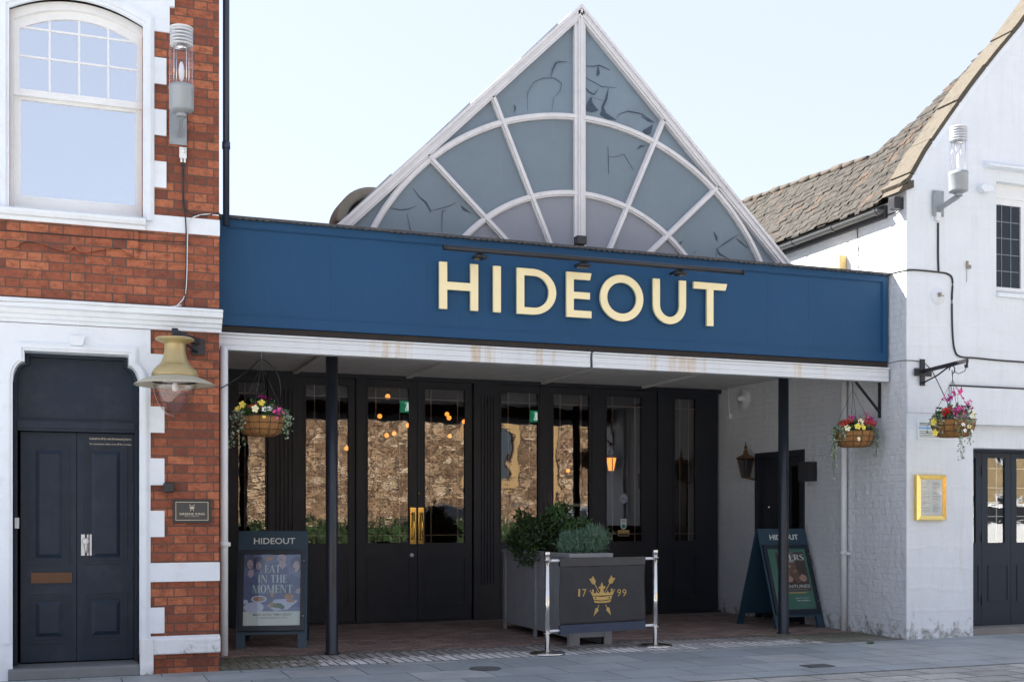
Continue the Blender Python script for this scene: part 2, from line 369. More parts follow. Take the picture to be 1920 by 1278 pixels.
tube_glass = mat_glass('lamp_tube_glass', 1.2, (0.97, 0.97, 0.99), 0.001, 5, 0.02)
roof_glass = mat_glass('roof_glass', 1.3, (0.86, 0.88, 0.90), 0.001, 3)
poster_glass = mat_glass('poster_glass', 1.45, (0.98, 0.98, 0.98), 0.0005, 3, 0.0)
case_glass = mat_glass('case_glass', 1.5, (0.95, 0.95, 0.95), 0.001, 3)
def emit(name, col, s):
    m, n, b = mk(name); b.inputs['Base Color'].default_value = (*col, 1); b.inputs['Emission Color'].default_value = (*col, 1); b.inputs['Emission Strength'].default_value = s
    return m
bulb_mat = emit('warm_bulb', (1.0, 0.30, 0.05), 0.55)
bulb_core = emit('bulb_filament', (1.0, 0.75, 0.4), 14.0)
exit_green = emit('exit_green', (0.01, 0.16, 0.09), 0.25)
exit_white = emit('exit_white', (0.5, 0.6, 0.55), 0.3)
def leafmat(name, a, b_, rough=0.5, trans=0.2, scale=8):
    m, n, b = mk(name); c = mixc(n, ramp(n, noise(n, scale, 3, 0.7), 0.3, 0.7), a, b_); n.links.new(c, b.inputs['Base Color'])
    b.inputs['Roughness'].default_value = rough; return m
leaf_dark = leafmat('leaf_dark', (0.012, 0.030, 0.010), (0.045, 0.095, 0.022))
leaf_mid = leafmat('leaf_mid', (0.025, 0.075, 0.018), (0.06, 0.15, 0.035), scale=20)
leaf_lav = leafmat('leaf_lavender', (0.06, 0.13, 0.085), (0.15, 0.26, 0.18), scale=20)
leaf_ivy = leafmat('leaf_ivy', (0.035, 0.095, 0.03), (0.52, 0.58, 0.46), scale=60)
leaf_hedge = leafmat('leaf_hedge', (0.008, 0.014, 0.004), (0.055, 0.075, 0.018), scale=9)
leaf_tree = leafmat('leaf_tree', (0.03, 0.075, 0.015), (0.09, 0.17, 0.03), scale=3)
leaf_cord = leafmat('leaf_cordyline', (0.02, 0.012, 0.014), (0.07, 0.04, 0.04))
fl = {k: pm('petal_' + k, c, 0.5, var=0.15, bmp=0, scale=40) for k, c in dict(pink=(0.75, 0.08, 0.36), magenta=(0.42, 0.015, 0.22), yellow=(0.85, 0.70, 0.10), cream=(0.85, 0.80, 0.50), red=(0.62, 0.02, 0.025), white=(0.8, 0.82, 0.8), rose=(0.80, 0.22, 0.30)).items()}

print('materials ok')
# ------------------------------------------------------------ ground
road_m = brickmat('street_setts', 'XY', 0.62, 0.34, 0.016, [(0, (0.34, 0.335, 0.32)), (0.5, (0.43, 0.42, 0.40)), (1, (0.52, 0.51, 0.49))], (0.045, 0.045, 0.035), flemish=False, rough=0.75, spread=0.25, moss=((0.07, 0.075, 0.05), 0.3), bdist=0.012, patch=0.25)
slab_m = brickmat('pavement_slabs', 'XY', 0.78, 0.60, 0.010, [(0, (0.27, 0.305, 0.33)), (0.5, (0.34, 0.375, 0.40)), (1, (0.41, 0.43, 0.435))], (0.055, 0.058, 0.062), flemish=False, rough=0.62, spread=0.12, bmp=0.35, patch=0.22, off=(0.1, 0.0))
sett_m = brickmat('threshold_bricks', 'XY', 0.104, 0.52, 0.016, [(0, (0.20, 0.185, 0.18)), (0.4, (0.31, 0.29, 0.285)), (1, (0.42, 0.40, 0.39))], (0.035, 0.034, 0.034), flemish=False, rough=0.75, spread=0.25, off=(0, 0.0), bdist=0.01, patch=0.5)
edge_m = brickmat('edge_bricks', 'XY', 0.104, 0.52, 0.016, [(0, (0.42, 0.41, 0.405)), (0.4, (0.62, 0.61, 0.605)), (1, (0.78, 0.77, 0.77))], (0.04, 0.04, 0.04), flemish=False, rough=0.7, spread=0.25, off=(0, 0.0), bdist=0.01, patch=0.45)
def ends_moss(m):      # moss grows at both ends of the threshold, where water stands
    n = m.node_tree; b = n.nodes['Principled BSDF']; src = b.inputs['Base Color'].links[0].from_socket
    sp = nd(n, 'ShaderNodeSeparateXYZ'); n.links.new(nd(n, 'ShaderNodeNewGeometry').outputs['Position'], sp.inputs[0])
    e = mth(n, 'MAXIMUM', ramp(n, sp.outputs[0], 3.3, 2.0), ramp(n, sp.outputs[0], 7.6, 9.4))
    k = ramp(n, mth(n, 'ADD', noise(n, 5, 8, .75), mth(n, 'MULTIPLY', e, .30)), .62, .74)
    n.links.new(mixc(n, mth(n, 'MULTIPLY', k, .85), src, mixc(n, noise(n, 12, 4), (0.075, 0.085, 0.03), (0.16, 0.145, 0.11))), b.inputs['Base Color'])
ends_moss(sett_m); ends_moss(edge_m)
def wear(m, a=.62, b=.70, k=.55, col=(0.09, 0.09, 0.09), sc=16):     # gum, stains and joint grime
    n = m.node_tree; q = n.nodes['Principled BSDF']; src = q.inputs['Base Color'].links[0].from_socket
    f = mth(n, 'MULTIPLY', ramp(n, noise(n, sc, 6, .75), a, b), k); c = mixc(n, f, src, col)
    c = mixc(n, mth(n, 'MULTIPLY', ramp(n, noise(n, 1.3, 7, .7), .45, .7), .4), c, tuple(x * 1.6 for x in col))
    sp = nd(n, 'ShaderNodeSeparateXYZ'); n.links.new(nd(n, 'ShaderNodeNewGeometry').outputs['Position'], sp.inputs[0])
    n.links.new(c, q.inputs['Base Color'])
wear(slab_m); wear(road_m, k=.4)
porch_m = brickmat('porch_bricks', 'XY', 0.22, 0.11, 0.010, [(0, (0.20, 0.145, 0.13)), (0.5, (0.29, 0.205, 0.18)), (1, (0.39, 0.285, 0.245))], (0.10, 0.085, 0.075), flemish=False, rough=0.75, spread=0.3, patch=0.4)
asphalt = pm('far_ground', (0.42, 0.43, 0.445), 0.85, var=0.2, bmp=0.4, bscale=40)
def sheet(name, x0, x1, y0, y1, z, m):
    mb = MB(); mb.add([(x0, y0, z), (x1, y0, z), (x1, y1, z), (x0, y1, z)], [(0, 1, 2, 3)])
    return tag(mb.build(name, m), kind='structure')
sheet('ground', -400, 400, -400, 400, -0.012, asphalt)
sheet('street', -30, 45, -22, -2.38, -0.004, road_m)
sheet('pavement', -30, 45, -2.38, 0.5, 0.0, slab_m)
sheet('threshold', 1.45, 10.3, 0.52, 1.04, 0.004, sett_m)
sheet('threshold_edge', 1.45, 10.3, 0.0, 0.52, 0.004, edge_m)
sheet('porch_floor', 1.45, 10.15, 1.04, 4.75, 0.008, porch_m)

# ------------------------------------------------------------ red brick building on the left
XL, XR = -4.0, 1.485
bb = thing('brick_building', 'red brick building with white stone dressings and a dark blue double door at its foot', 'building', (0, 0, 0))
dx0, dx1 = -0.47, 0.70; dtop = 3.20
wx0, wx1 = -0.50, 0.735; wz0, wz1 = 4.55, 6.75
w = MB(); b0, b1 = 0.0, 0.34
w.box(XL, dx0, b0, b1, 0, 3.4); w.box(dx1, XR, b0, b1, 0, 3.4); w.box(dx0, dx1, b0, b1, dtop, 3.4)
w.box(XL, XR, b0, b1, 3.4, wz0)
w.box(XL, wx0, b0, b1, wz0, wz1); w.box(wx1, XR, b0, b1, wz0, wz1); w.box(XL, XR, b0, b1, wz1, 9.6)
w.box(XR - 0.34, XR, b1, 9.0, 0, 9.6); w.box(XL, XL + 0.3, b1, 9.0, 0, 9.6); w.box(XL + 0.3, XR - 0.34, 8.7, 9.0, 0, 9.6)
w.box(XL + 0.3, XR - 0.34, b1, 8.7, 9.3, 9.6)
w.build('wall', red_brick, bb)
# rooms behind the window and the door
r_ = MB(); r_.box(XL + 0.3, XR - 0.34, 1.6, 1.7, 3.6, 8); r_.box(XL + 0.3, XR - 0.34, b1 + 0.01, 1.6, 3.5, 3.6)
r_.build('room_lining', room_dark, bb)

def arc(cx, cz, r, a0, a1, n): return [(cx + r * cos(radians(a0 + (a1 - a0) * i / n)), cz + r * sin(radians(a0 + (a1 - a0) * i / n))) for i in range(n + 1)]
# door contour (shouldered arch)
def door_contour(o):
    # o = outward offset from the clear opening
    zt = 3.195 + o; xs0, xs1 = -0.365 - o, 0.60 + o; x0, x1 = dx0 - 0.0 - o, dx1 - 0.0 + o
    zs = 3.09 + o * 0.2; zspr = 2.90
    L = [(x0, zspr)]
    for i in range(1, 9):
        t = pi - (pi / 2) * i / 8; L.append((xs0 + (xs0 - x0) * cos(t), zspr + (zs - zspr) * sin(t)))
    L.append((xs0, zt)); L.append((xs1, zt))
    for i in range(0, 9):
        t = pi / 2 - (pi / 2) * i / 8; L.append((xs1 + (x1 - xs1) * cos(t), zspr + (zs - zspr) * sin(t)))
    return L
surr = MB()
ct = door_contour(0.0)
# white stone face: one plate with the door opening cut out
outer = [(XL, 0.0), (XL, 3.46), (0.808, 3.46), (0.808, 0.21)]
poly = [(dx1, 0.21)] + ct[::-1] + [(dx0, 0.0)] + [(XL, 0.0), (XL, 3.46), (0.808, 3.46), (0.808, 0.21)]
surr.prism(poly, -0.022, 0.004)
# quoin teeth next to the door
def zpy(py): return at(295, py, 0)[1]
for t0, t1 in ((664, 721), (762, 811), (859, 909), (957, 1006), (1138, 1186)):
    surr.box(0.808, 0.943, -0.022, 0.004, zpy(t1), zpy(t0))
surr.build('door_surround', white_trim, bb)
bd = MB(); bd.box(0.808, XR + 0.004, -0.026, 0.004, at(345, 1089)[1], at(345, 1054)[1])
bd.build('string_course', white_trim, bb)
pl = MB()
pl.prism([(-0.004, 0.385), (-0.060, 0.350), (-0.060, 0.20), (-0.004, 0.19)], 0.80, XR + 0.008, 'YZ')
pl.box(0.703, 0.835, -0.075, 0.0, 0.0, 0.36); pl.build('plinth', painted_white('plinth_paint', 'XZ', base=True, strength=0.6), bb, bevel=0.012)
wr = MB()
for o0, o1, y0 in ((0.0, 0.026, -0.040), (0.026, 0.062, -0.058), (0.062, 0.082, -0.042)):
    A = door_contour(o0); B = door_contour(o1)
    A = [(A[0][0], 0.36)] + A + [(A[-1][0], 0.36)]; B = [(B[0][0], 0.36)] + B + [(B[-1][0], 0.36)]
    wr.ring(B, A, y0, -0.0215, closed=False)
wr.prism([(0.055, 3.262), (0.03, 3.36), (0.19, 3.36), (0.165, 3.262)], -0.07, -0.0215)
wr.build('door_moulding', white_trim, bb)
rv = MB(); A = door_contour(0.0); B = door_contour(0.012)
A = [(A[0][0], 0.1)] + A + [(A[-1][0], 0.1)]; B = [(B[0][0], 0.1)] + B + [(B[-1][0], 0.1)]
rv.ring(B, A, 0.0045, 0.235, closed=False); rv.build('door_reveal', white_trim, bb)
# door frame, transom, fanlight panel
fr = MB(); A = door_contour(-0.035); B = door_contour(-0.001)
A = [(A[0][0], 0.12)] + A + [(A[-1][0], 0.12)]; B = [(B[0][0], 0.12)] + B + [(B[-1][0], 0.12)]
fr.ring(B, A, 0.17, 0.30, closed=False)
zt = at(150, 800, .2)[1]
fr.box(dx0 + .034, dx1 - .034, 0.15, 0.2, zt - 0.02, zt + 0.045); fr.box(dx0 + .034, dx1 - .034, 0.165, 0.3, zt - 0.05, zt - 0.02); fr.box(dx0 + .034, dx1 - .034, 0.175, 0.3, zt + 0.045, zt + 0.062)
dfr = fr.build('door_frame', door_blue, bb)
fp = MB(); B = door_contour(-0.03); fp.prism([(B[0][0], zt + 0.06)] + B + [(B[-1][0], zt + 0.06)], 0.235, 0.27); fp.build('fanlight_panel', door_blue, dfr)
st = MB(); st.prism([(-0.06, 0.0), (-0.06, 0.10), (-0.03, 0.112), (0.45, 0.125), (0.45, 0.0)], dx0 - 0.04, dx1, 'YZ'); st.build('doorstep', slate_step, bb, bevel=0.01)
def raised_panel(mb, x0, x1, z0, z1, y):
    for i, (d, yy) in enumerate(((0, y - 0.018), (0.018, y - 0.008), (0.034, y - 0.014))):
        e = 0.018 if i < 2 else 0.010
        mb.ring([(x0 + d, z0 + d), (x1 - d, z0 + d), (x1 - d, z1 - d), (x0 + d, z1 - d)], [(x0 + d + e, z0 + d + e), (x1 - d - e, z0 + d + e), (x1 - d - e, z1 - d - e), (x0 + d + e, z1 - d - e)], yy, y + 0.006)
    a = 0.055; b = 0.10
    O = [(x0 + a, z0 + a), (x1 - a, z0 + a), (x1 - a, z1 - a), (x0 + a, z1 - a)]; I = [(x0 + b, z0 + b), (x1 - b, z0 + b), (x1 - b, z1 - b), (x0 + b, z1 - b)]
    v = [(p[0], y + 0.003, p[1]) for p in O] + [(p[0], y - 0.014, p[1]) for p in I]
    mb.add(v, [(i, (i + 1) % 4, 4 + (i + 1) % 4, 4 + i) for i in range(4)] + [(4, 5, 6, 7)])
zb = 0.135; ztp = zt - 0.055; ymid = 0.115; dl = dx0 + 0.06; dr = dx1 - 0.036
for k, (a, b) in enumerate(((dl, ymid - 0.002), (ymid + 0.002, dr))):
    d = MB(); d.box(a, b, 0.262, 0.30, zb, ztp)
    zu0, zu1 = at(100, 1057, .26)[1], at(100, 832, .26)[1]; zl0, zl1 = at(100, 1204, .26)[1], at(100, 1115, .26)[1]
    lf = d.build('door', door_blue, bb, bevel=0.003)
    p = MB(); raised_panel(p, a + 0.075, b - 0.07, zu0, zu1, 0.262); p.build('panel', door_blue, lf)
    p = MB(); raised_panel(p, a + 0.075, b - 0.07, zl0, zl1, 0.262); p.build('panel', door_blue, lf)
    if k == 0:
        q = MB(); c0, z0 = at(58, 1093, .25); c1, z1 = at(135, 1072, .25)
        q.ring([(c0, z0), (c1, z0), (c1, z1), (c0, z1)], [(c0 + .022, z0 + .022), (c1 - .022, z0 + .022), (c1 - .022, z1 - .022), (c0 + .022, z1 - .022)], 0.246, 0.262); q.box(c0 + .022, c1 - .022, 0.252, 0.262, z0 + .022, z1 - .022)
        q.build('letterbox', pm('bronze', (0.10, 0.05, 0.028), 0.45, 0.5, var=0.3, bmp=0.1), lf)
    else:
        q = MB(); c0, z0 = at(152, 1041, .25); c1, z1 = at(172, 1001, .25); q.box(c0, c1, 0.252, 0.262, z0, z1)
        q.lathe([(0.0, -.02), (0.030, -.02), (0.034, 0.0), (0.030, .035), (0.0, .035)], ((c0 + c1) / 2 - .008, 0.232, z1 - 0.07), 14, True, Matrix.Rotation(radians(90), 3, 'X'))
        q.tube([((c0 + c1) / 2 - .008, 0.222, z1 - .06), ((c0 + c1) / 2, 0.215, z0 + 0.05), ((c0 + c1) / 2 + .004, 0.225, z0 + 0.03)], [.017, .017, .012], 8)
        q.build('handle', pm('satin_chrome', (0.55, 0.57, 0.60), .35, .5, bmp=0), lf, bevel=0.002)
        q = MB(); tx0, tz0 = at(168, 832, .25); tx1, tz1 = at(246, 821, .25)
        text_into(q, 'Licensed to sell by retail all intoxicating liquors', tx0, tx1, tz1 - .028, tz1, lambda u, y, v: (u, y + .261, v), .001, .01)
        q.build('licence_line', print_cream, lf); q = MB()
        text_into(q, 'for consumption either on or off the premises', tx0, tx1, tz0 - .012, tz0 + .014, lambda u, y, v: (u, y + .261, v), .001, .01)
        q.build('licence_line', print_cream, lf)
q = MB(); a0, z0 = at(28, 990, .2); a1, z1 = at(36, 970, .2); q.box(a0, a1, 0.155, 0.17, z0, z1); q.build('bell_push', white_plastic, dfr)
# cornice
def zc(py): return at(200, py)[1]
co = MB()
prof = [(0.0, zc(613)), (-0.03, zc(613)), (-0.03, zc(607)), (-0.055, zc(605)), (-0.065, zc(599)), (-0.09, zc(597)), (-0.10, zc(590)), (-0.145, zc(587)), (-0.15, zc(578)), (-0.165, zc(577)), (-0.165, zc(573)), (0.0, zc(567))]
co.prism(prof, XL, XR + 0.02, 'YZ'); co.build('cornice', white_trim, bb)
# white stone round the window with quoins
ws = MB(); A1 = wx0 + 0.0
win_arch = lambda z_s, rise, x0, x1, n=16: [(x0 + (x1 - x0) * i / n, z_s + rise * (1 - (2 * i / n - 1) ** 2)) for i in range(n + 1)]
ar = win_arch(6.50, 0.17, wx0, wx1)
ws.prism([(XL, wz0 - .0), (XL, 9.6), (0.994, 9.6), (0.994, zpy(60))] + [(0.845, zpy(60)), (0.845, 4.62), (wx1, 4.62)] + ar[::-1] + [(wx0, wz0)], -0.022, 0.004)
for t0, t1 in ((109, 158), (206, 254), (303, 352)): ws.box(0.845, 0.962, -0.022, 0.004, zpy(t1), zpy(t0))
z401, z437 = at(345, 403)[1], at(345, 438)[1]
ws.box(0.760, XR + 0.004, -0.022, 0.004, z437, 4.62)
ws.box(0.994, 1.04, -0.05, 0.0, zpy(12), zpy(-8))
ws.build('window_surround', white_trim, bb)
wm = MB()
for o0, o1, y0 in ((0.0, 0.03, -0.035), (0.03, 0.075, -0.055), (0.075, 0.10, -0.04)):
    A = [(wx0 - o0, wz0)] + win_arch(6.50 + o0, 0.17, wx0 - o0, wx1 + o0) + [(wx1 + o0, wz0)]; B = [(wx0 - o1, wz0)] + win_arch(6.50 + o1, 0.17, wx0 - o1, wx1 + o1) + [(wx1 + o1, wz0)]
    wm.ring(B, A, y0, -0.0215, closed=False)
wm.build('window_moulding', white_trim, bb)
si = MB(); zs0, zs1 = at(135, 412)[1], at(135, 393)[1]
si.prism([(0.1, zs0 - .04), (-0.05, zs0 - .055), (-0.06, zs0 - .02), (-0.10, zs0 - .01), (-0.12, zs0 + .02), (-0.12, zs0 + .045), (-0.10, zs0 + .055), (0.1, zs0 + .085)], XL, 0.758, 'YZ')
si.build('sill', white_trim, bb)
# sash window
fx0, fx1 = wx0, wx1; y = 0.10
wf = MB()
B = [(fx0 - .02, wz0)] + win_arch(6.50, 0.17, fx0 - .02, fx1 + .02) + [(fx1 + .02, wz0)]
gx0, gx1 = ax(37, .16), ax(256, .16)
A = [(gx0 - .055, wz0)] + win_arch(6.43, 0.165, gx0 - .055, gx1 + .055) + [(gx1 + .055, wz0)]
wf.ring(B, A, 0.06, 0.2, closed=False); wf.box(fx0, fx1, 0.05, 0.2, wz0 - .02, wz0 + .06)
wfo = wf.build('window', frame_white, bb)
us = MB(); zm = at(150, 185, .14)[1]
B = [(gx0 - .056, zm)] + win_arch(6.43, 0.165, gx0 - .056, gx1 + .056) + [(gx1 + .056, zm)]; A = [(gx0, zm)] + win_arch(6.36, 0.16, gx0, gx1) + [(gx1, zm)]
us.ring(B, A, 0.11, 0.15, closed=False); us.box(gx0 - .056, gx1 + .056, 0.105, 0.155, zm - .045, zm + .02)
zr1, zr2 = at(150, 119, .13)[1], at(150, 66, .13)[1]
for z in (zr1, zr2): us.box(gx0, gx1, 0.118, 0.142, z - .009, z + .009)
for i in (1, 2, 3):
    x = gx0 + (gx1 - gx0) * i / 4
    us.box(x - .009, x + .009, 0.12, 0.14, zm + .02, 6.36 + 0.16 * (1 - (2 * i / 4 - 1) ** 2) + .01)
us.build('upper_sash', frame_white, wfo)
ls = MB(); zl = at(150, 376, .16)[1]
ls.ring([(gx0 - .056, wz0 + .06), (gx1 + .056, wz0 + .06), (gx1 + .056, zm - .045), (gx0 - .056, zm - .045)], [(gx0 + .012, zl), (gx1 - .012, zl), (gx1 - .012, zm - .07), (gx0 + .012, zm - .07)], 0.155, 0.195)
ls.build('lower_sash', frame_white, wfo)
g = MB(); g.prism([(gx0 - .01, zm)] + win_arch(6.37, 0.16, gx0 - .01, gx1 + .01) + [(gx1 + .01, zm)], 0.128, 0.132); g.build('glass', sky_glass, wfo)
g = MB(); g.box(gx0, gx1, 0.176, 0.18, zl - .01, zm - .05); g.build('glass', sky_glass, wfo)
# terracotta apron with its double ogee
te = MB(); tx0, tx1 = at(14, 430)[0], at(259, 430)[0]; cx = (tx0 + tx1) / 2
def apron(u):      # u 0..1 over half the width from the edge to the centre
    if u < 0.12: return at(135, 474)[1]
    if u < 0.30: return at(135, 474)[1] + 0.075 * sin((u - 0.12) / 0.18 * pi / 2)
    if u < 0.93: return at(135, 474)[1] + 0.075 - 0.075 * 0.5 * (1 - cos((u - .30) / .63 * pi))
    return at(135, 474)[1] + 0.06 * (u - .93) / .07
N = 20; low = [(tx0 + (cx - tx0) * i / N, apron(i / N)) for i in range(N + 1)] + [(cx + (tx1 - cx) * i / N, apron(1 - i / N)) for i in range(1, N + 1)]
te.prism(low + [(tx1, zs0 - .05), (tx0, zs0 - .05)], -0.03, 0.004)
te.build('terracotta_apron', red_brick, bb)

# ------------------------------------------------------------ the pub between the two buildings
PX0, PX1 = 1.49, 10.115
pub = thing('pub_building', 'dark shopfront recessed behind a blue fascia with a triangular glazed gable on top', 'building', (0, 0, 0))
FY = 0.34
f0 = at(415, 609, FY)[1]; f1 = at(415, 409, FY)[1]
fa = MB(); fa.box(PX0 + .02, PX1 - .03, FY, FY + .12, f0, f1)
e = 0.085
fa.ring([(PX0 + .02, f0), (PX1 - .03, f0), (PX1 - .03, f1), (PX0 + .02, f1)], [(PX0 + .02 + e, f0 + e + .02), (PX1 - .03 - e, f0 + e + .02), (PX1 - .03 - e, f1 - e), (PX0 + .02 + e, f1 - e)], FY - .022, FY + .001)
fa.ring([(PX0 + .02 + e, f0 + e + .02), (PX1 - .03 - e, f0 + e + .02), (PX1 - .03 - e, f1 - e), (PX0 + .02 + e, f1 - e)], [(PX0 + .02 + e + .012, f0 + e + .032), (PX1 - .03 - e - .012, f0 + e + .032), (PX1 - .03 - e - .012, f1 - e - .012), (PX0 + .02 + e + .012, f1 - e - .012)], FY - .012, FY + .001)
fa.build('fascia', fascia_paint, pub)
for p_ in (620, 800, 1440, 1516): x_ = ax(p_, FY); m = MB(); m.box(x_ - .0015, x_ + .0015, FY - .0012, FY + .002, f0 + .12, f1 - .1); m.build('board_joint', pm('joint_blue', (0.008, 0.04, 0.095), .5), pub)
cap = MB(); cap.box(PX0, PX1, FY - .06, FY + .35, f1 + .003, f1 + .028)
for i in range(120):
    x = PX0 + (PX1 - PX0) * i / 120; cap.box(x, x + .05, FY - .066, FY + .0, f1 - .006 + random.uniform(-.004, .004), f1 + .002 + random.uniform(0, .012))
cap.build('felt_edge', lead_dark, pub)
un = MB(); un.box(PX0, PX1, FY + .03, FY + .14, f0 - .07, f0 - .003); un.build('fascia_bearer', pm('old_timber', (0.035, 0.03, 0.028), 0.8, dirt=0.3, dirtcol=(0.14, 0.08, 0.04), dscale=5), pub)
zb0, zb1 = at(415, 655, .30)[1], at(415, 620, .30)[1] + .01
bm_ = MB(); xg = ax(1108, .3)
for a, b in ((PX0 + .02, xg - .012), (xg + .022, PX1 - .04)):
    z = zb0
    for h in (0.055, 0.065, 0.042):
        bm_.box(a, b, 0.29 + (0.004 if h == .065 else 0), 0.42, z, z + h - .003); z += h
    bm_.box(a, b, 0.27, 0.42, z, z + .018)
    bm_.box(a + .01, b - .01, 0.302, 0.41, zb0 + .004, z)
bm_.build('canopy_beam', beam_white, pub, bevel=0.002)
jt = MB(); jt.prism([(xg - .010, zb0 + .002), (xg + .020, zb0 + .002), (xg + .006, zb1), (xg - .022, zb1)], 0.31, 0.40); jt.build('beam_joint', black_rubber, pub)
sf = MB(); zsf = 3.66; yb = 0.43
xs = [PX0] + [ax(p, 4.6) for p in (552, 764, 1016, 1204)] + [PX1]
for a, b in zip(xs[:-1], xs[1:]):
    for k in range(14):
        y0 = yb + (4.62 - yb) * k / 14; y1 = yb + (4.62 - yb) * (k + 1) / 14
        sf.box(a + .004, b - .004, y0, y1 - .004, zsf, zsf + .03)
sf.build('soffit', soffit_grey, pub)
for x in xs[1:-1]: sb = MB(); sb.prism([(x - .035, zsf - .001), (x + .035, zsf - .001), (x + .035, zsf - .035), (x - .035, zsf - .035)], yb, 4.55); sb.build('soffit_batten', soffit_grey, pub)
rf = MB(); rf.box(PX0, PX1, 0.47, 11.0, 4.50, 4.58); rf.build('flat_roof', lead_dark, pub)
rf = MB(); rf.box(PX0, PX1, 0.44, 0.468, 3.45, 4.58); rf.box(PX0, PX1, .47, 4.7, 3.72, 3.76); rf.build('canopy_lining', room_dark, pub)
for px, py in ((622, 1226), (1469, 1188)):
    gx, gy = gnd(px, py); p = MB(); p.lathe([(0, 0.0), (.090, 0.0), (.090, .02), (.071, .03), (.069, .9), (.069, zsf - .002), (0, zsf - .002)], (gx, gy, 0.004), 28)
    for z in (1.95, 1.55, 1.2): p.lathe([(.0695, z - .006), (.071, z), (.0695, z + .006)], (gx, gy, 0), 28)
    p.build('post', post_blue, pub)
# shopfront
YD = 4.6; SZ = zsf
back = MB()
gl_lo, gl_hi = 1.17, 3.50
def X(p): return ax(p, YD)
rail = MB(); rail.box(PX0, PX1, YD - .03, YD + .1, 3.60, SZ + .02); rail.box(PX0, PX1, YD - .02, YD + .1, 0.008, 0.03)
rail.build('shopfront_frame', black_wood, pub)
def leaf(name, pa, pb, ga, gb, glo=gl_lo, ghi=gl_hi, bars=(0.22, 0.78), panel=True, muntin=True, yo=0.0):
    a, b, g0, g1 = X(pa) + .004, X(pb) - .004, X(ga), X(gb); y0, y1 = YD + yo, YD + yo + .05
    m = MB()
    m.box(a, g0, y0, y1, .035, 3.597); m.box(g1, b, y0, y1, .035, 3.597); m.box(g0, g1, y0, y1, ghi, 3.597)
    m.box(g0, g1, y0, y1, 0.035, glo)
    for z0, z1 in ((0.26, .97),):
        if panel:
            m.ring([(g0, z0), (g1, z0), (g1, z1), (g0, z1)], [(g0 + .02, z0 + .02), (g1 - .02, z0 + .02), (g1 - .02, z1 - .02), (g0 + .02, z1 - .02)], y0 - .012, y0 + .002)
    m.ring([(g0 - .006, glo - .006), (g1 + .006, glo - .006), (g1 + .006, ghi + .006), (g0 - .006, ghi + .006)], [(g0 + .014, glo + .014), (g1 - .014, glo + .014), (g1 - .014, ghi - .014), (g0 + .014, ghi - .014)], y0 - .010, y0 + .002)
    o = m.build(name, black_wood, pub)
    g = MB(); g.add([(g0 - .01, y0 + .022, glo - .01), (g1 + .01, y0 + .022, glo - .01), (g1 + .01, y0 + .022, ghi + .01), (g0 - .01, y0 + .022, ghi + .01)], [(0, 1, 2, 3)]); g.build('glass', door_glass, o, fix=False)
    if muntin:
        k = MB(); zt_ = ghi - .17; zb_ = glo + .13
        for f in bars: x = g0 + (g1 - g0) * f; k.box(x - .007, x + .007, y0 + .028, y0 + .036, glo, ghi)
        for z in (zt_, zb_): k.box(g0, g1, y0 + .0285, y0 + .0355, z - .007, z + .007)
        k.build('glazing_bar', pm('muntin', (0.30, 0.21, 0.16), 0.6), o)
    return o, a, b, y0
def pilaster(pa, pb, fl_=None):
    a, b = X(pa), X(pb); m = MB(); m.box(a + .001, b - .001, YD - .035, YD + .05, .009, SZ - .002)
    if fl_:
        c0, c1 = X(fl_[0]), X(fl_[1]); n = 5; s = (c1 - c0) / n
        for i in range(n): m.box(c0 + s * i + s * .22, c0 + s * i + s * .78, YD - .055, YD - .034, .55, 3.40)
        m.box(a - .005, b + .005, YD - .06, YD - .034, .009, .30)
    m.build('pilaster', black_wood, pub, bevel=.003)
leaf('side_panel', 428, 502, 445, 500, bars=(.27,))
pilaster(502, 562, (515, 553))
leaf('side_panel', 562, 667, 572, 655, yo=.01)
pilaster(667, 683)
dl_, a, b, y0 = leaf('door', 683, 782.5, 688, 768)
dr_, a2, b2, _ = leaf('door', 782.5, 885, 795, 873, bars=(.18, .82))
for dd, xx in ((dl_, X(774.5)), (dr_, X(789.5))):
    h = MB(); h.box(xx - .045, xx + .045, y0 - .006, y0, at(780, 1019, YD)[1], at(780, 951, YD)[1])
    z0, z1 = at(780, 1008, YD)[1], at(780, 962, YD)[1]
    h.tube([(xx, y0, z0), (xx, y0 - .06, z0 + .01), (xx, y0 - .075, (z0 + z1) / 2), (xx, y0 - .06, z1 - .01), (xx, y0, z1)], .014, 10)
    h.sph((xx, y0 - .05, z0), .022); h.sph((xx, y0 - .05, z1), .022); h.build('handle', gold_plain, dd)
h = MB(); hx, hz = at(772, 1040, YD); h.lathe([(0, -.012), (.028, -.012), (.03, 0)], (hx, y0, hz), 16, True, Matrix.Rotation(radians(-90), 3, 'X')); h.build('lock', white_plastic, dl_)
h = MB(); hx, hz = at(785, 925, YD); h.tube([(hx, y0 - .01, hz - .03), (hx, y0 - .02, hz), (hx, y0 - .01, hz + .03)], .008, 6); h.build('latch', gold_plain, dr_)
pilaster(887, 935, (900, 928))
l4 = leaf('side_panel', 935, 1012, 938, 1010)
l5 = leaf('side_panel', 1012, 1110, 1036, 1106)
l6 = leaf('side_panel', 1110, 1232, 1136, 1204, bars=(.20, .82))
pilaster(1232, 1258)
l7 = leaf('side_panel', 1258, 1346, 1264, 1305, bars=(.3, .7))
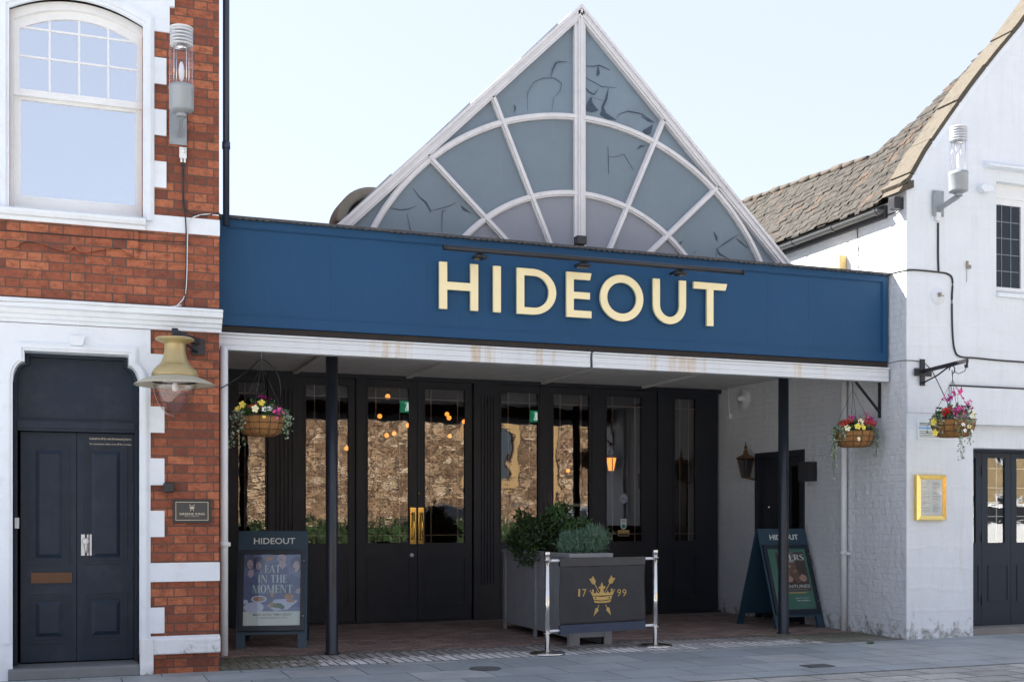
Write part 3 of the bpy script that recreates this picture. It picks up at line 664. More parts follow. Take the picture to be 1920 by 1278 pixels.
# etched lettering and stickers on the glass
def etched(parent, px0, px1, py0, py1, s):
    a, z1 = at(px0, py0, YD); b, z0 = at(px1, py1, YD); q = MB(); text_into(q, s, a, b, z0, z1, lambda u, y, v: (u, y + YD + .019, v), .0006, .01, space=1.1)
    q.build('etched_lettering', print_grey, parent)
etched(l4[0], 957, 991, 943, 949, 'GREENE KING'); etched(l5[0], 1056, 1088, 943, 949, 'GREENE KING'); etched(dr_, 815, 845, 943, 948, 'GREENE KING')
sx, sz = at(1170, 933 + 1, YD); q = MB(); q.lathe([(0, 0), (.075, 0), (.075, .002), (0, .002)], (sx, YD + .018, sz), 24, False, Matrix.Rotation(radians(90), 3, 'X')); so_ = q.build('round_sticker', print_grey, l6[0])
q = MB(); q.lathe([(.058, 0), (.066, 0), (.066, .001), (.058, .001)], (sx, YD + .0155, sz), 24, False, Matrix.Rotation(radians(90), 3, 'X'))
q.box(sx - .04, sx - .02, YD + .014, YD + .0155, sz - .03, sz + .02); q.box(sx - .008, sx + .008, YD + .014, YD + .0155, sz - .03, sz + .025); q.box(sx + .018, sx + .045, YD + .014, YD + .0155, sz - .03, sz + .0); q.build('sticker_print', pm('sticker_blue', (0.08, 0.15, 0.35), .5), so_)
q = MB(); zq0, zq1 = at(1170, 992, YD)[1], at(1170, 972, YD)[1]; n = 8
q.prism([(sx - .05, zq1), (sx - .05, zq0 + .05)] + [(sx - .05 * cos(pi * i / n), zq0 + .05 - .05 * sin(pi * i / n)) for i in range(1, n)] + [(sx + .05, zq0 + .05), (sx + .05, zq1)], YD + .016, YD + .018)
so2 = q.build('award_sticker', print_white, l6[0]); q = MB(); q.lathe([(0, 0), (.036, 0), (.036, .001), (0, .001)], (sx, YD + .015, zq0 + .052), 20, False, Matrix.Rotation(radians(90), 3, 'X')); q.build('sticker_seal', pm('seal_teal', (0.02, 0.24, 0.20), .5), so2)
q = MB(); 
for i in range(3): q.box(sx - .035, sx + .035, YD + .0150, YD + .016, zq1 - .02 - i * .018, zq1 - .012 - i * .018)
q.build('sticker_print', print_dark, so2)
q = MB(); q.box(sx - .10, sx + .10, YD + .016, YD + .018, zq0 - .105, zq0 - .01); so3 = q.build('rating_sticker', crest_gold, l6[0])
q = MB(); q.box(sx - .092, sx + .092, YD + .0145, YD + .016, zq0 - .098, zq0 - .062)
for i in range(6): q.box(sx - .085 + i * .03, sx - .067 + i * .03, YD + .0145, YD + .016, zq0 - .052, zq0 - .040)
q.build('sticker_print', board_dark, so3)

# gable window
GY = 1.2; cx, cz = 6.06, 3.62; RO, RI = 3.0, 2.05; hub = (6.07, 4.05); apex = (6.07, 8.012); sl = 0.980
zbase = 4.585
def rk(o, side_, z):   # x of the rake at height z, offset o metres inward (perpendicular)
    q = sqrt(1 + sl * sl); return apex[0] + side_ * ((apex[1] - z) / sl - o * q / sl)
gw = thing  # noqa
gab = MB()
def rake(mb, o0, o1, y0, y1):
    q = sqrt(1 + sl * sl)
    P0 = [(rk(o0, -1, zbase), zbase), (apex[0], apex[1] - o0 * q), (rk(o0, 1, zbase), zbase)]
    P1 = [(rk(o1, -1, zbase), zbase), (apex[0], apex[1] - o1 * q), (rk(o1, 1, zbase), zbase)]
    mb.ring(P0, P1, y0, y1, closed=False)
rake(gab, 0.0, 0.035, GY - .06, GY + .2); rake(gab, 0.0355, 0.075, GY - .035, GY + .12); rake(gab, 0.0755, 0.10, GY - .05, GY + .1); rake(gab, 0.1005, 0.125, GY - .03, GY + .08)
gmain = gab.build('gable_frame', frame_mauve, pub)
pz = [thing]
bars = MB()
def arcbar(mb, r, c, w, y0, y1, x_lim=True, n=64):
    a = math.asin((zbase - c[1]) / r); P = [pi - a - (pi - 2 * a) * i / n for i in range(n + 1)]
    mb.ring([(c[0] + (r + w / 2) * cos(t), c[1] + (r + w / 2) * sin(t)) for t in P], [(c[0] + (r - w / 2) * cos(t), c[1] + (r - w / 2) * sin(t)) for t in P], y0, y1, closed=False)
for r, c in ((RO - .02, (cx, cz)), (RI, (cx, 3.59))):
    arcbar(bars, r, c, .075, GY + .0, GY + .08); arcbar(bars, r, c, .040, GY - .022, GY + .001)
bars.build('curved_bar', frame_mauve, gmain)
def ray(mb, ang, w, y0, y1, r0, r1):
    d = (cos(ang), sin(ang)); nrm = (-d[1], d[0])
    p = [(hub[0] + d[0] * r + nrm[0] * s * w / 2, hub[1] + d[1] * r + nrm[1] * s * w / 2) for r, s in ((r0, -1), (r1, -1), (r1, 1), (r0, 1))]
    mb.prism(p, y0, y1)
angs = [17.5, 43.3, 66.0, 113.6, 137.0, 162.8]
for A_ in angs:
    a = radians(A_); m = MB()
    # length to the rake
    s = 1 if A_ < 90 else -1; q = sqrt(1 + sl * sl)
    # rake line: z = apexz - sl*|x-ax| - .1q
    r1 = (apex[1] - .11 * q - hub[1]) / (sin(a) + sl * abs(cos(a)))
    r0 = (zbase - hub[1]) / sin(a) * 1.001
    ray(m, a, .070, GY - .004, GY + .07, r0, r1); ray(m, a, .036, GY - .030, GY - .003, r0, r1)
    m.build('radial_bar', frame_mauve, gmain)
m = MB(); m.box(6.035, 6.115, GY - .035, GY + .1, zbase, 7.93); m.box(5.990, 6.034, GY - .012, GY + .08, zbase, 7.80); m.box(6.116, 6.142, GY - .012, GY + .08, zbase, 7.80); m.box(6.062, 6.088, GY - .05, GY - .034, zbase, 7.95)
m.build('centre_mullion', frame_mauve, gmain)
def clip(poly, a, b, c):   # keep a*x+b*z>=c
    out = []
    for i in range(len(poly)):
        p, q = poly[i], poly[(i + 1) % len(poly)]; fp_, fq = a * p[0] + b * p[1] - c, a * q[0] + b * q[1] - c
        if fp_ >= 0: out.append(p)
        if (fp_ >= 0) != (fq >= 0):
            t = fp_ / (fp_ - fq); out.append((p[0] + (q[0] - p[0]) * t, p[1] + (q[1] - p[1]) * t))
    return out
q_ = sqrt(1 + sl * sl)
tri = [(rk(.09, -1, zbase), zbase), (rk(.09, 1, zbase), zbase), (apex[0], apex[1] - .09 * q_)]
edges = [0] + angs[:3] + [90] + angs[3:] + [180]
for i in range(8):
    a0, a1 = radians(edges[i]), radians(edges[i + 1]); P = tri
    d0 = (cos(a0), sin(a0)); d1 = (cos(a1), sin(a1))
    P = clip(P, -d0[1], d0[0], -d0[1] * hub[0] + d0[0] * hub[1]); P = clip(P, d1[1], -d1[0], d1[1] * hub[0] - d1[0] * hub[1])
    for k, (R_, c_, yy, mt) in enumerate(((99, (cx, cz), .045, pane_green), (RO - .02, (cx, cz), .040, pane_green), (RI, (cx, 3.59), .035, pane_lilac))):
        Q = P
        if R_ < 90:
            for j in range(72):
                t = 2 * pi * j / 72; Q = clip(Q, -cos(t), -sin(t), -(c_[0] * cos(t) + c_[1] * sin(t) + R_))
                if len(Q) < 3: break
        if len(Q) >= 3:
            m = MB(); m.prism(Q, GY + yy, GY + yy + .003); m.build('pane', mt, gmain)
# cracks: slivers of broken glass, drawn from short polylines given in the gable's own plane
def sliver(pts, w):
    crk = MB(); P = [at(x, y, GY) for x, y in pts]; n = len(P)
    for i in range(n - 1):
        a, b = P[i], P[i + 1]; L = math.hypot(b[0] - a[0], b[1] - a[1]) or 1; nx, nz = -(b[1] - a[1]) / L, (b[0] - a[0]) / L
        wa = w * (1 - abs(2 * i / (n - 1) - 1)) + .0022; wb = w * (1 - abs(2 * (i + 1) / (n - 1) - 1)) + .0022
        crk.prism([(a[0] - nx * wa / 2, a[1] - nz * wa / 2), (b[0] - nx * wb / 2, b[1] - nz * wb / 2), (b[0] + nx * wb / 2, b[1] + nz * wb / 2), (a[0] + nx * wa / 2, a[1] + nz * wa / 2)], GY + .0300 - .0004 * (i % 2), GY + .0345)
    crk.build('crack', pane_gap, gmain)
for pts, w_ in (([(1036, 143), (1038, 130), (1044, 117), (1050, 114), (1066, 115)], .03), ([(991, 207), (991, 172), (1003, 152), (1020, 145), (1042, 145), (1055, 155), (1052, 170), (1040, 182), (1037, 206)], .008), ([(966, 210), (968, 200), (965, 195)], .03), ([(776, 352), (788, 368), (800, 378), (809, 394), (807, 398)], .03), ([(733, 388), (750, 392), (766, 391), (781, 385)], .02), ([(809, 394), (830, 389), (846, 384), (857, 378)], .015), ([(830, 433), (831, 395), (838, 392)], .01), ([(765, 400), (770, 425), (773, 433)], .006), ([(866, 384), (872, 391), (884, 398)], .05),
    ([(1094, 122), (1112, 123), (1126, 121), (1140, 127), (1146, 130)], .02), ([(1124, 122), (1124, 136), (1122, 142)], .07), ([(1094, 141), (1115, 152), (1130, 161), (1158, 163)], .015), ([(1097, 160), (1107, 171), (1116, 176), (1125, 164)], .03), ([(1143, 164), (1139, 184), (1132, 200), (1131, 212)], .07), ([(1113, 180), (1106, 194), (1097, 205)], .07), ([(1116, 182), (1132, 187)], .02), ([(1158, 220), (1165, 212), (1180, 207), (1205, 212), (1229, 228)], .02), ([(1205, 216), (1218, 224), (1229, 229)], .04), ([(1208, 248), (1220, 240), (1226, 232)], .06), ([(1196, 279), (1204, 273), (1212, 272)], .05), ([(1142, 273), (1143, 300), (1143, 325)], .006), ([(1143, 293), (1160, 292), (1172, 288), (1190, 318)], .006),
    ([(1341, 433), (1346, 444), (1347, 451)], .05), ([(1347, 465), (1365, 453), (1388, 438)], .03), ([(1383, 446), (1392, 453), (1404, 464)], .025), ([(1347, 465), (1352, 475), (1369, 484)], .04), ([(1346, 463), (1345, 485)], .006), ([(1262, 448), (1272, 456), (1276, 461)], .06), ([(1298, 480), (1308, 468)], .03)):
    sliver(pts, w_ * .55)
for poly in ([(1097, 205), (1110, 180), (1113, 192), (1124, 206), (1112, 209)], [(1127, 213), (1134, 200), (1138, 210), (1158, 224), (1140, 221)], [(1208, 243), (1226, 233), (1222, 250), (1214, 252)], [(1262, 450), (1268, 458), (1282, 450), (1272, 470)]):
    crk = MB(); crk.prism([at(x, y, GY) for x, y in poly], GY + .028, GY + .0344); crk.build('broken_gap', pane_gap, gmain)
yb2 = 7.5
for s in (-1, 1):
    v = [(rk(.02, s, zbase), GY + .2, zbase), (apex[0], GY + .2, apex[1] - .03), (apex[0], yb2, apex[1] - .03), (rk(.02, s, zbase), yb2, zbase)]
    v2 = [(p[0], p[1], p[2] - .012) for p in v]; gr = MB()
    gr.add(v + v2, [(0, 1, 2, 3), (7, 6, 5, 4), (0, 4, 5, 1), (1, 5, 6, 2), (2, 6, 7, 3), (3, 7, 4, 0)]); gr.build('roof_glazing', roof_glass, pub)
    gr = MB()
    for k in range(10):
        yk = GY + .22 + (yb2 - GY - .3) * k / 9; gr.bar((rk(.02, s, zbase), yk, zbase + .01), (apex[0] + s * .02, yk, apex[1] - .03), .07, .05)
    for f_ in (.33, .66, 0.0): gr.bar((apex[0] + s * (apex[1] - zbase) / sl * f_, GY + .2, apex[1] - .03 - (apex[1] - zbase) * f_), (apex[0] + s * (apex[1] - zbase) / sl * f_, yb2, apex[1] - .03 - (apex[1] - zbase) * f_), .05, .05)
    gr.build('roof_bars', frame_mauve, pub)
gr = MB(); gr.prism([(rk(.1, -1, zbase), zbase), (rk(.1, 1, zbase), zbase), (apex[0], apex[1] - .14)], yb2 - .05, yb2)
gr.build('back_gable', pane_green, pub)
fl2 = MB()
for t in (0.09, .42, .7): 
    x = apex[0] - (apex[0] - rk(0, -1, zbase)) * t; z = apex[1] - sl * (apex[0] - x)
    fl2.prism([(x - .5, z - .5 * sl + .0), (x, z + .0), (x - .01, z + .022), (x - .5, z - .5 * sl + .012)], GY - .04, GY + .19)
fl2.build('flashing', grey_metal, pub)

# room behind the shopfront
rm = MB(); rm.box(PX0, PX1, 13.0, 13.1, 0, 4.5); rm.box(PX0 - .1, PX0, 4.7, 13, 0, 4.5); rm.box(PX1, PX1 + .1, 4.7, 13, 0, 4.5); rm.box(PX0, PX1, 4.72, 13, 3.70, 3.76)
rm.build('room_wall', room_dark, pub); rm = MB(); rm.box(PX0, PX1, 4.72, 13, 0.0, 0.02); rm.build('room_floor', room_floor, pub)
rm = MB()
rm.box(2.6, 5.6, 11.6, 12.4, .02, 1.15); rm.box(2.5, 5.7, 11.5, 12.5, 1.15, 1.2)
for i in range(5): rm.box(2.8, 5.5, 12.7, 12.95, 1.3 + i * .38, 1.33 + i * .38)
rm.build('bar_counter', pm('bar_wood', (0.12, 0.05, 0.02), .4), pub)
# ------------------------------------------------------------ white building on the right
RX = 10.12
wb = thing('white_building', 'white painted old building with a steep gable and stone tiled roof', 'building', (RX, 0, 0))
FR = 12.0 + 5
m = MB()
prof_pts = [(RX, 5.84), (10.435, 6.253), (10.81, 6.74), (11.19, 7.21), (11.58, 7.66), (11.98, 8.09), (12.6, 8.85), (13.4, 9.8)]
dox0, dox1, doz = 11.26, 13.6, 2.49
wnx0, wnx1, wnz0, wnz1 = at(1868, 400)[0], at(1868, 400)[0] + 1.25, at(1885, 550)[1], at(1872, 340)[1]
zB = at(1800, 795)[1]          # underside of the deep white band
# pier, lower wall, band, upper wall round the window, gable
m.prism([(RX, 0), (RX, 5.84)] + prof_pts[1:] + [(14.2, 9.8), (17, 6.3), (17, zB), (10.90, zB), (10.90, 0.0)][:0] + [(14.0, 9.9), (17, 6.5), (17, wnz1), (wnx0, wnz1), (wnx0, 2.88), (10.74, 2.88), (10.74, 0.42), (10.87, 0.42), (10.87, 0)], 0, 0.35)
m.box(wnx0, 17, 0.0, .35, 2.88, wnz0); m.box(wnx1, 17, 0, .35, wnz0, wnz1)
m.box(10.745, dox0, 0.075, .34, 0, 2.88); m.box(dox0, 17, 0.075, .34, doz, 2.88); m.box(dox1, 17, .075, .34, 0, doz)
wall = m.build('front_wall', white_render, wb)
bnd = MB(); z0 = at(1705, 773)[1]
bnd.box(10.80, 17, -0.05, -0.001, zB, at(1800, 724)[1] - .008); bnd.box(10.124, 10.78, -0.012, -0.001, z0, at(1800, 722)[1])
bnd.build('band', white_render, wb, bevel=.006)
m = MB(); m.box(10.80, 17, -.055, .0, at(1800, 724)[1] - .006, at(1800, 724)[1] + .012); m.build('band_groove', dark_metal, wb)
# side wall facing the pub
sy0, sz1_ = side(1420, 850, RX); sy1, _ = side(1507, 848, RX)
a_, b_ = min(sy0, sy1), max(sy0, sy1); dzt = 2.53
m = MB()
m.box(RX + .0, RX + .3, 0.352, a_, 0, 5.70); m.box(RX, RX + .3, b_, 13, 0, 5.70); m.box(RX, RX + .3, a_, b_, dzt, 5.70); m.prism([(0.352, 5.70), (.352, 5.84), (.36, 5.84), (.36, 5.70)], RX, RX + .3, 'YZ')
m.build('side_wall', white_side, wb)
sk = MB(); sk.add([(RX - .003, -.003, 0), (RX - .003, .36, 0), (RX - .003, .36, 5.80), (RX - .003, -.003, 5.80)], [(0, 1, 2, 3)]); sk.build('side_wall_return', white_side, wb)
m = MB(); m.box(RX + 5, RX + 5.1, .4, 13, 0, 6); m.box(RX + .3, RX + 6.8, 12.9, 13, 0, 6); m.box(RX + .3, RX + 6.8, .36, 12.9, 3.2, 3.25); m.build('room_wall', room_dark, wb)
# side door
d = MB(); d.box(RX - .03, RX + .05, a_ - .03, a_ + .05, 0.008, dzt + .03); d.box(RX - .03, RX + .05, b_ - .05, b_ + .03, 0.008, dzt + .03); d.box(RX - .03, RX + .05, a_ + .05, b_ - .05, dzt - .06, dzt + .03)
sd = d.build('door_frame', black_wood, wb)
mid = side(1472, 900, RX)[0]
d = MB(); d.box(RX + .03, RX + .07, mid, b_ - .05, .02, dzt - .06); d.box(RX + .03, RX + .07, a_ + .05, mid, .02, 1.15); d.box(RX + .03, RX + .07, a_ + .05, mid, 2.33, dzt - .06); d.box(RX + .03, RX + .07, a_ + .05, a_ + .16, 1.15, 2.33); d.box(RX + .03, RX + .07, mid - .1, mid, 1.15, 2.33)
sdo = d.build('door', black_wood, wb); g = MB(); g.box(RX + .045, RX + .05, a_ + .15, mid - .09, 1.14, 2.34); g.build('glass', lead_glass, sdo)
g = MB(); g.sph((RX + .02, side(1440, 950, RX)[0], 1.72), .03); g.build('handle', steel, sdo)
# gable coping
cp = MB(); cpts = [(10.02, 5.80), (10.16, 5.90)] + [(x - .03, z + .03) for x, z in prof_pts[1:]]
def off(P, d):
    out = []
    for i, p in enumerate(P):
        a, b = P[max(i - 1, 0)], P[min(i + 1, len(P) - 1)]; L = math.hypot(b[0] - a[0], b[1] - a[1]); out.append((p[0] - (b[1] - a[1]) / L * d, p[1] + (b[0] - a[0]) / L * d))
    return out
# separate coping stones with small steps between them
def seg(P, t):
    n = len(P) - 1; i = min(int(t * n), n - 1); f = t * n - i; return (P[i][0] + (P[i + 1][0] - P[i][0]) * f, P[i][1] + (P[i + 1][1] - P[i][1]) * f)
for k in range(7):
    t0, t1 = k / 7 + .003, (k + 1) / 7 - .003
    lo = [seg(cpts, t0 + (t1 - t0) * j / 4) for j in range(5)]; hi = off(lo, .055 + .012 * (k % 2)); cp.prism(lo + hi[::-1], -.045, .36)
cp.build('coping', stone_tan, wb, bevel=.008)
vg = MB(); lo = off(cpts[1:], -.07); hi = off(cpts[1:], -.002); vg.prism(lo + hi[::-1], -.025, -.001); vg.build('verge', white_trim, wb)
# stone tiled roof: rows of separate tiles up the slope
def zprof(x):
    P = [(9.96, 5.66), (10.05, 5.76)] + [(a, b + .05) for a, b in prof_pts[1:]]
    for (a, b), (c, d_) in zip(P[:-1], P[1:]):
        if x <= c: return b + (d_ - b) * (x - a) / (c - a)
    return P[-1][1]
XT = [(.34, 12.9), (.45, 11.75), (.7, 11.28), (1.0, 10.96), (1.5, 10.70), (5.0, 10.93), (9.0, 11.2)]
def xtop(y):
    for (a, b), (c, d_) in zip(XT[:-1], XT[1:]):
        if y <= c: return b + (d_ - b) * (max(y, a) - a) / (c - a)
    return XT[-1][1]
tl = MB(); x = 9.965; row = 0
while x < 12.9:
    dxr = 0.060; y = .34 + (row % 2) * .07
    while y < 9:
        wv = random.uniform(.08, .19); ym = y + wv / 2
        if x < xtop(ym):
            j = random.uniform(-.022, .022); x0 = x - .02 + j; x1 = min(x + dxr * 1.5, xtop(ym) + .05); t = random.uniform(.012, .030)
            z0, z1 = zprof(x0) + .030 + random.uniform(-.006, .026), zprof(x1) + .012
            tl.add([(x0, y, z0), (x0, y + wv - .006, z0 + random.uniform(-.006, .006)), (x1, y + wv - .006, z1), (x1, y, z1), (x0, y, z0 - t), (x0, y + wv - .006, z0 - t)], [(0, 3, 2, 1), (0, 1, 5, 4), (0, 4, 3), (1, 2, 5)])
        y += wv
    x += dxr; row += 1
m_, n_, b_n = mk('stone_tiles')
c = colramp(n_, noise(n_, 7, 6, 0.8), [(0.30, (0.010, 0.009, 0.008)), (0.45, (0.022, 0.019, 0.016)), (0.6, (0.040, 0.034, 0.029)), (0.75, (0.090, 0.077, 0.065))])
c = mixc(n_, mth(n_, 'MULTIPLY', ramp(n_, noise(n_, 3.3, 6, 0.7), 0.56, 0.66), 0.5), c, (0.12, 0.06, 0.03))
n_.links.new(c, b_n.inputs['Base Color']); b_n.inputs['Roughness'].default_value = 0.9; bump(n_, b_n, noise(n_, 30, 5), .6, .01)
und = MB(); ys = [.34, .45, .7, 1.0, 1.5, 2.5, 3.5, 5.0, 7, 9]; cols = []
for y in ys: cols.append([(9.97 + (xtop(y) - 9.97) * i / 10, y, zprof(9.97 + (xtop(y) - 9.97) * i / 10) - .012) for i in range(11)] + [(xtop(y) + 1.2, y, zprof(xtop(y)) - 1.6)])
v = [p for c_ in cols for p in c_]; n12 = 12
und.add(v, [(i * n12 + k, i * n12 + k + 1, (i + 1) * n12 + k + 1, (i + 1) * n12 + k) for i in range(len(ys) - 1) for k in range(11)])
ro = und.build('roof', m_, wb, fix=False); tlo = tl.build('roof_tiles', m_, wb, fix=False)
rg = MB()
for i in range(22):
    y = 1.55 + i * .30; xx = xtop(y + .15); rg.tube([(xx, y, zprof(xtop(y)) + .03), (xx + .01, y + .29, zprof(xtop(y + .29)) + .035)], .038 + .008 * (i % 3), 7)
rg.build('ridge_tile', pm('ridge_tile_stone', (0.062, 0.050, 0.040), .9, var=.4, scale=8, bmp=.5, dirt=.5), wb)
kn = MB(); kn.prism([(9.95, 5.72), (10.03, 5.81), (10.2, 5.9), (10.2, 5.80), (10.10, 5.76)], -.05, .30); kn.build('kneeler', stone_tan, wb, bevel=.006)
# gutter and fascia board on the side
gt = MB(); zg = 5.60
n = 10; P = [(9.995 + .06 * cos(pi + pi * i / n), zg + .06 * sin(pi + pi * i / n)) for i in range(n + 1)]; Q = [(9.995 + .05 * cos(2 * pi - pi * i / n), zg + .05 * sin(2 * pi - pi * i / n)) for i in range(n + 1)]
gt.prism(P + Q, .36, 9); gt.prism([(p[0], p[1]) for p in P], .355, .362)
for y in (.4, 1.35, 2.3, 3.3, 4.3): gt.prism([(9.995 + .07 * cos(pi + pi * i / n), zg + .07 * sin(pi + pi * i / n)) for i in range(n + 1)] + [(9.995 + .0605 * cos(2 * pi - pi * i / n), zg + .0605 * sin(2 * pi - pi * i / n)) for i in range(n + 1)], y, y + .04)
gt.build('gutter', pm('gutter_grey', (0.075, 0.078, 0.082), .4, var=.2), wb)
m = MB(); m.box(10.06, RX - .001, .37, 9, 5.50, 5.66); m.build('eaves_board', pm('eaves_black', (0.045, 0.045, 0.05), .6), wb)
# upstairs casement window with leaded lights
wf = MB(); y0 = .10
wf.box(wnx0 + .001, wnx0 + .03, y0, .3, wnz0, wnz1); wf.box(wnx1 - .05, wnx1 - .001, y0, .3, wnz0, wnz1); zh = at(1890, 372, .1)[1]
wf.box(wnx0 + .03, wnx1 - .05, y0, .3, zh, wnz1); wf.box(wnx0 + .03, wnx1 - .05, y0, .3, wnz0, wnz0 + .05); wf.box(wnx0 + .03, wnx1 - .05, y0 - .03, y0, zh - .02, zh + .03)
wn = wf.build('window', frame_white, wb)
gx0, gx1 = wnx0 + .03, at(1913, 450, .1)[0]; gz0, gz1 = wnz0 + .10, at(1880, 385, .1)[1]
for k in range(2):
    o = k * (gx1 - gx0 + .07); c_ = MB()
    c_.ring([(gx0 + o, wnz0 + .05), (gx1 + .06 + o, wnz0 + .05), (gx1 + .06 + o, zh), (gx0 + o, zh)], [(gx0 + .012 + o, gz0), (gx1 + o, gz0), (gx1 + o, gz1), (gx0 + .012 + o, gz1)], y0 - .015, y0 + .04)
    cs = c_.build('casement', frame_white, wn); g = MB(); g.box(gx0 + o, gx1 + .01 + o, y0 + .01, y0 + .014, gz0 - .01, gz1 + .01); g.build('glass', lead_glass, cs) if False else g.build('leaded_glass', lead_glass, wn)
    L = MB()
    for i in (1, 2): xx = gx0 + (gx1 - gx0) * i / 3 + o; L.box(xx - .004, xx + .004, y0 + .004, y0 + .010, gz0, gz1)
    for i in range(1, 5): zz = gz0 + (gz1 - gz0) * i / 5; L.box(gx0 + o, gx1 + o, y0 + .0045, y0 + .0095, zz - .004, zz + .004)
    L.build('lead_came', pm('lead', (0.25, 0.27, 0.3), .5, .2), wn)
m = MB(); m.box(wnx0, wnx1, .34, .36, wnz0, wnz1); m.build('dark_backing', pm('dark_room', (.02, .022, .03), .8, bmp=0), wn)  # flat sheet behind the panes, its dark colour stands in for the unlit room
m = MB(); m.box(wnx0 - .0, wnx1, -.04, .1, wnz0 - .055, wnz0 - .001); m.build('sill', white_trim, wb, bevel=.006)
hm = MB(); hx0, hz0 = at(1845, 308); hm.prism([(-.0, hz0 + .05), (-.10, hz0 - .01), (-.10, hz0 - .035), (-.04, hz0 - .05), (0, hz0 - .05)], hx0, 14, 'YZ'); hm.build('hood_mould', white_trim, wb)
m = MB(); dsx, dsz = at(1843, 355); m.prism([(dsx - .11, dsz), (dsx - .07, dsz + .045), (dsx + .07, dsz + .045), (dsx + .11, dsz), (dsx + .10, dsz - .03), (dsx + .02, dsz - .06), (dsx - .04, dsz - .06), (dsx - .09, dsz - .03)], -.09, 0); m.build('drip_stone', white_trim, wb, bevel=.01)
# blue-grey doors at the right edge
DY = .36
df = MB(); zt = doz
px = [at(p, 1000, DY)[0] for p in (1828, 1868, 1896, 1936)]
wpan = px[1] - (px[0] + .05); gz0, gz1 = at(1850, 1017, DY)[1], at(1850, 858, DY)[1]; thr = .10
grey_door = pm('grey_door', (0.016, 0.027, 0.045), .5, spec=.3, var=.1, bmp=.05)
df.box(dox0 + .002, dox1, DY - .02, DY + .08, gz1 + .075, zt - .002); df.box(dox0 + .002, dox0 + .03, DY - .02, DY + .08, thr, gz1 + .07)
dfo = df.build('door_frame', grey_door, wb)
m = MB(); m.box(dox0 + .002, dox1, .10, DY + .1, 0.0, thr - .004); m.build('doorstep', pm('step_concrete', (.22, .21, .2), .8, dirt=.3), wb)
xa = dox0 + .032
for k in range(5):
    x0 = xa + (0 if k == 0 else .375 + (k - 1) * .50); x1 = x0 + (.370 if k == 0 else .495)
    if x1 > dox1: break
    g0 = x0 + (.03 if k == 0 else .10); g1 = x1 - .10
    L = MB(); L.box(x0, g0, DY, DY + .05, thr, gz1 + .07); L.box(g1, x1, DY, DY + .05, thr, gz1 + .07); L.box(g0, g1, DY, DY + .05, gz1, gz1 + .07); L.box(g0, g1, DY, DY + .05, thr, gz0)
    L.ring([(g0, .42), (g1 + .05, .42), (g1 + .05, .92), (g0, .92)], [(g0 + .012, .432), (g1 + .038, .432), (g1 + .038, .908), (g0 + .012, .908)], DY - .008, DY + .001)
    lo = L.build('door', grey_door, wb)
    g = MB(); g.add([(g0 - .005, DY + .02, gz0 - .005), (g1 + .005, DY + .02, gz0 - .005), (g1 + .005, DY + .02, gz1 + .005), (g0 - .005, DY + .02, gz1 + .005)], [(0, 1, 2, 3)]); g.build('glass', door_glass, lo, fix=False)
    g = MB(); gm = g0 + (g1 - g0) * .6
    g.box(gm - .006, gm + .006, DY + .026, DY + .034, gz0, gz1)
    for z in (gz0 + .36, gz0 + .75, gz1 - .14): g.box(g0, g1, DY + .0265, DY + .0335, z - .006, z + .006)
    g.build('glazing_bar', frame_white if k else dark_metal, lo)
    if k % 2 == 0:
        for z in (2.2, 1.3, .45): g = MB(); g.box(x1 - .005, x1 + .012, DY - .015, DY, z - .06, z + .06); g.build('hinge', dark_metal, lo)
m = MB(); 
m.box(12.3, 13.6, 1.6, 2.3, .7, .75); m.box(11.5, 12.1, 2.2, 2.8, .7, .74); m.build('room_table', pm('table_wood', (.2, .1, .05), .5), wb)
# fittings on the right building
cbt = thing('wall_anchor', 'round rusty cable anchor left on the white wall under the black cable', 'wall fitting', (*[at(1758, 555)[0]], 0, at(1758, 555)[1]))
c0 = cbt.location
m = MB(); m.lathe([(0, -.012), (.11, -.012), (.115, 0)], (c0.x, 0, c0.z), 20, True, Matrix.Rotation(radians(-90), 3, 'X')); m.build('plate', white_render, cbt)
m = MB(); m.box(c0.x - .01, c0.x + .015, -.06, -.012, c0.z - .01, c0.z + .04); m.box(c0.x + .015, c0.x + .06, -.05, -.035, c0.z - .005, c0.z + .008); m.build('stub', stone_grey, cbt)
hx, hz = at(1812, 497); m = MB(); m.box(hx - .01, hx + .01, -.03, 0, hz - .05, hz + .05); m.box(hx + .012, hx + .05, -.035, 0, hz - .045, hz - .0); m.tube([(hx, -.01, hz - .05), (hx, -.005, hz - .22)], .003, 5)
tag(m.build('wall_hook', stone_grey), 'small rusty hook on the white wall left of the leaded window', 'hook')

# ------------------------------------------------------------ pub sign letters
LY = FY - .024
sign = thing('pub_sign', 'raised gold capital letters HIDEOUT across the blue fascia', 'sign', (5.8, LY, 3.9))
z0, z1 = 3.915, 4.445
def lx(p): return at(p, 540, LY)[0]
def ring_letter(parts, outer=None, inner=None, closed=True):
    m = MB()
    for p in parts: m.prism(p, LY - .036, LY)
    if outer: m.ring(outer, inner, LY - .036, LY, closed)
    s_ = MB()
    o = m.build('letter', letter_gold, sign, bevel=.003); return o
R4 = lambda a, b, c, d: [(a, c), (b, c), (b, d), (a, d)]
s = .094; a, b = lx(822), lx(895)
zm = (z0 + z1) / 2 + .0
ring_letter([[(a, z0), (a + s, z0), (a + s, zm - .045), (b - s, zm - .045), (b - s, z0), (b, z0), (b, z1), (b - s, z1), (b - s, zm + .045), (a + s, zm + .045), (a + s, z1), (a, z1)]])
a = lx(923); ring_letter([R4(a, a + s, z0, z1)])
a, b = lx(967), lx(1041); rr = (z1 - z0) / 2
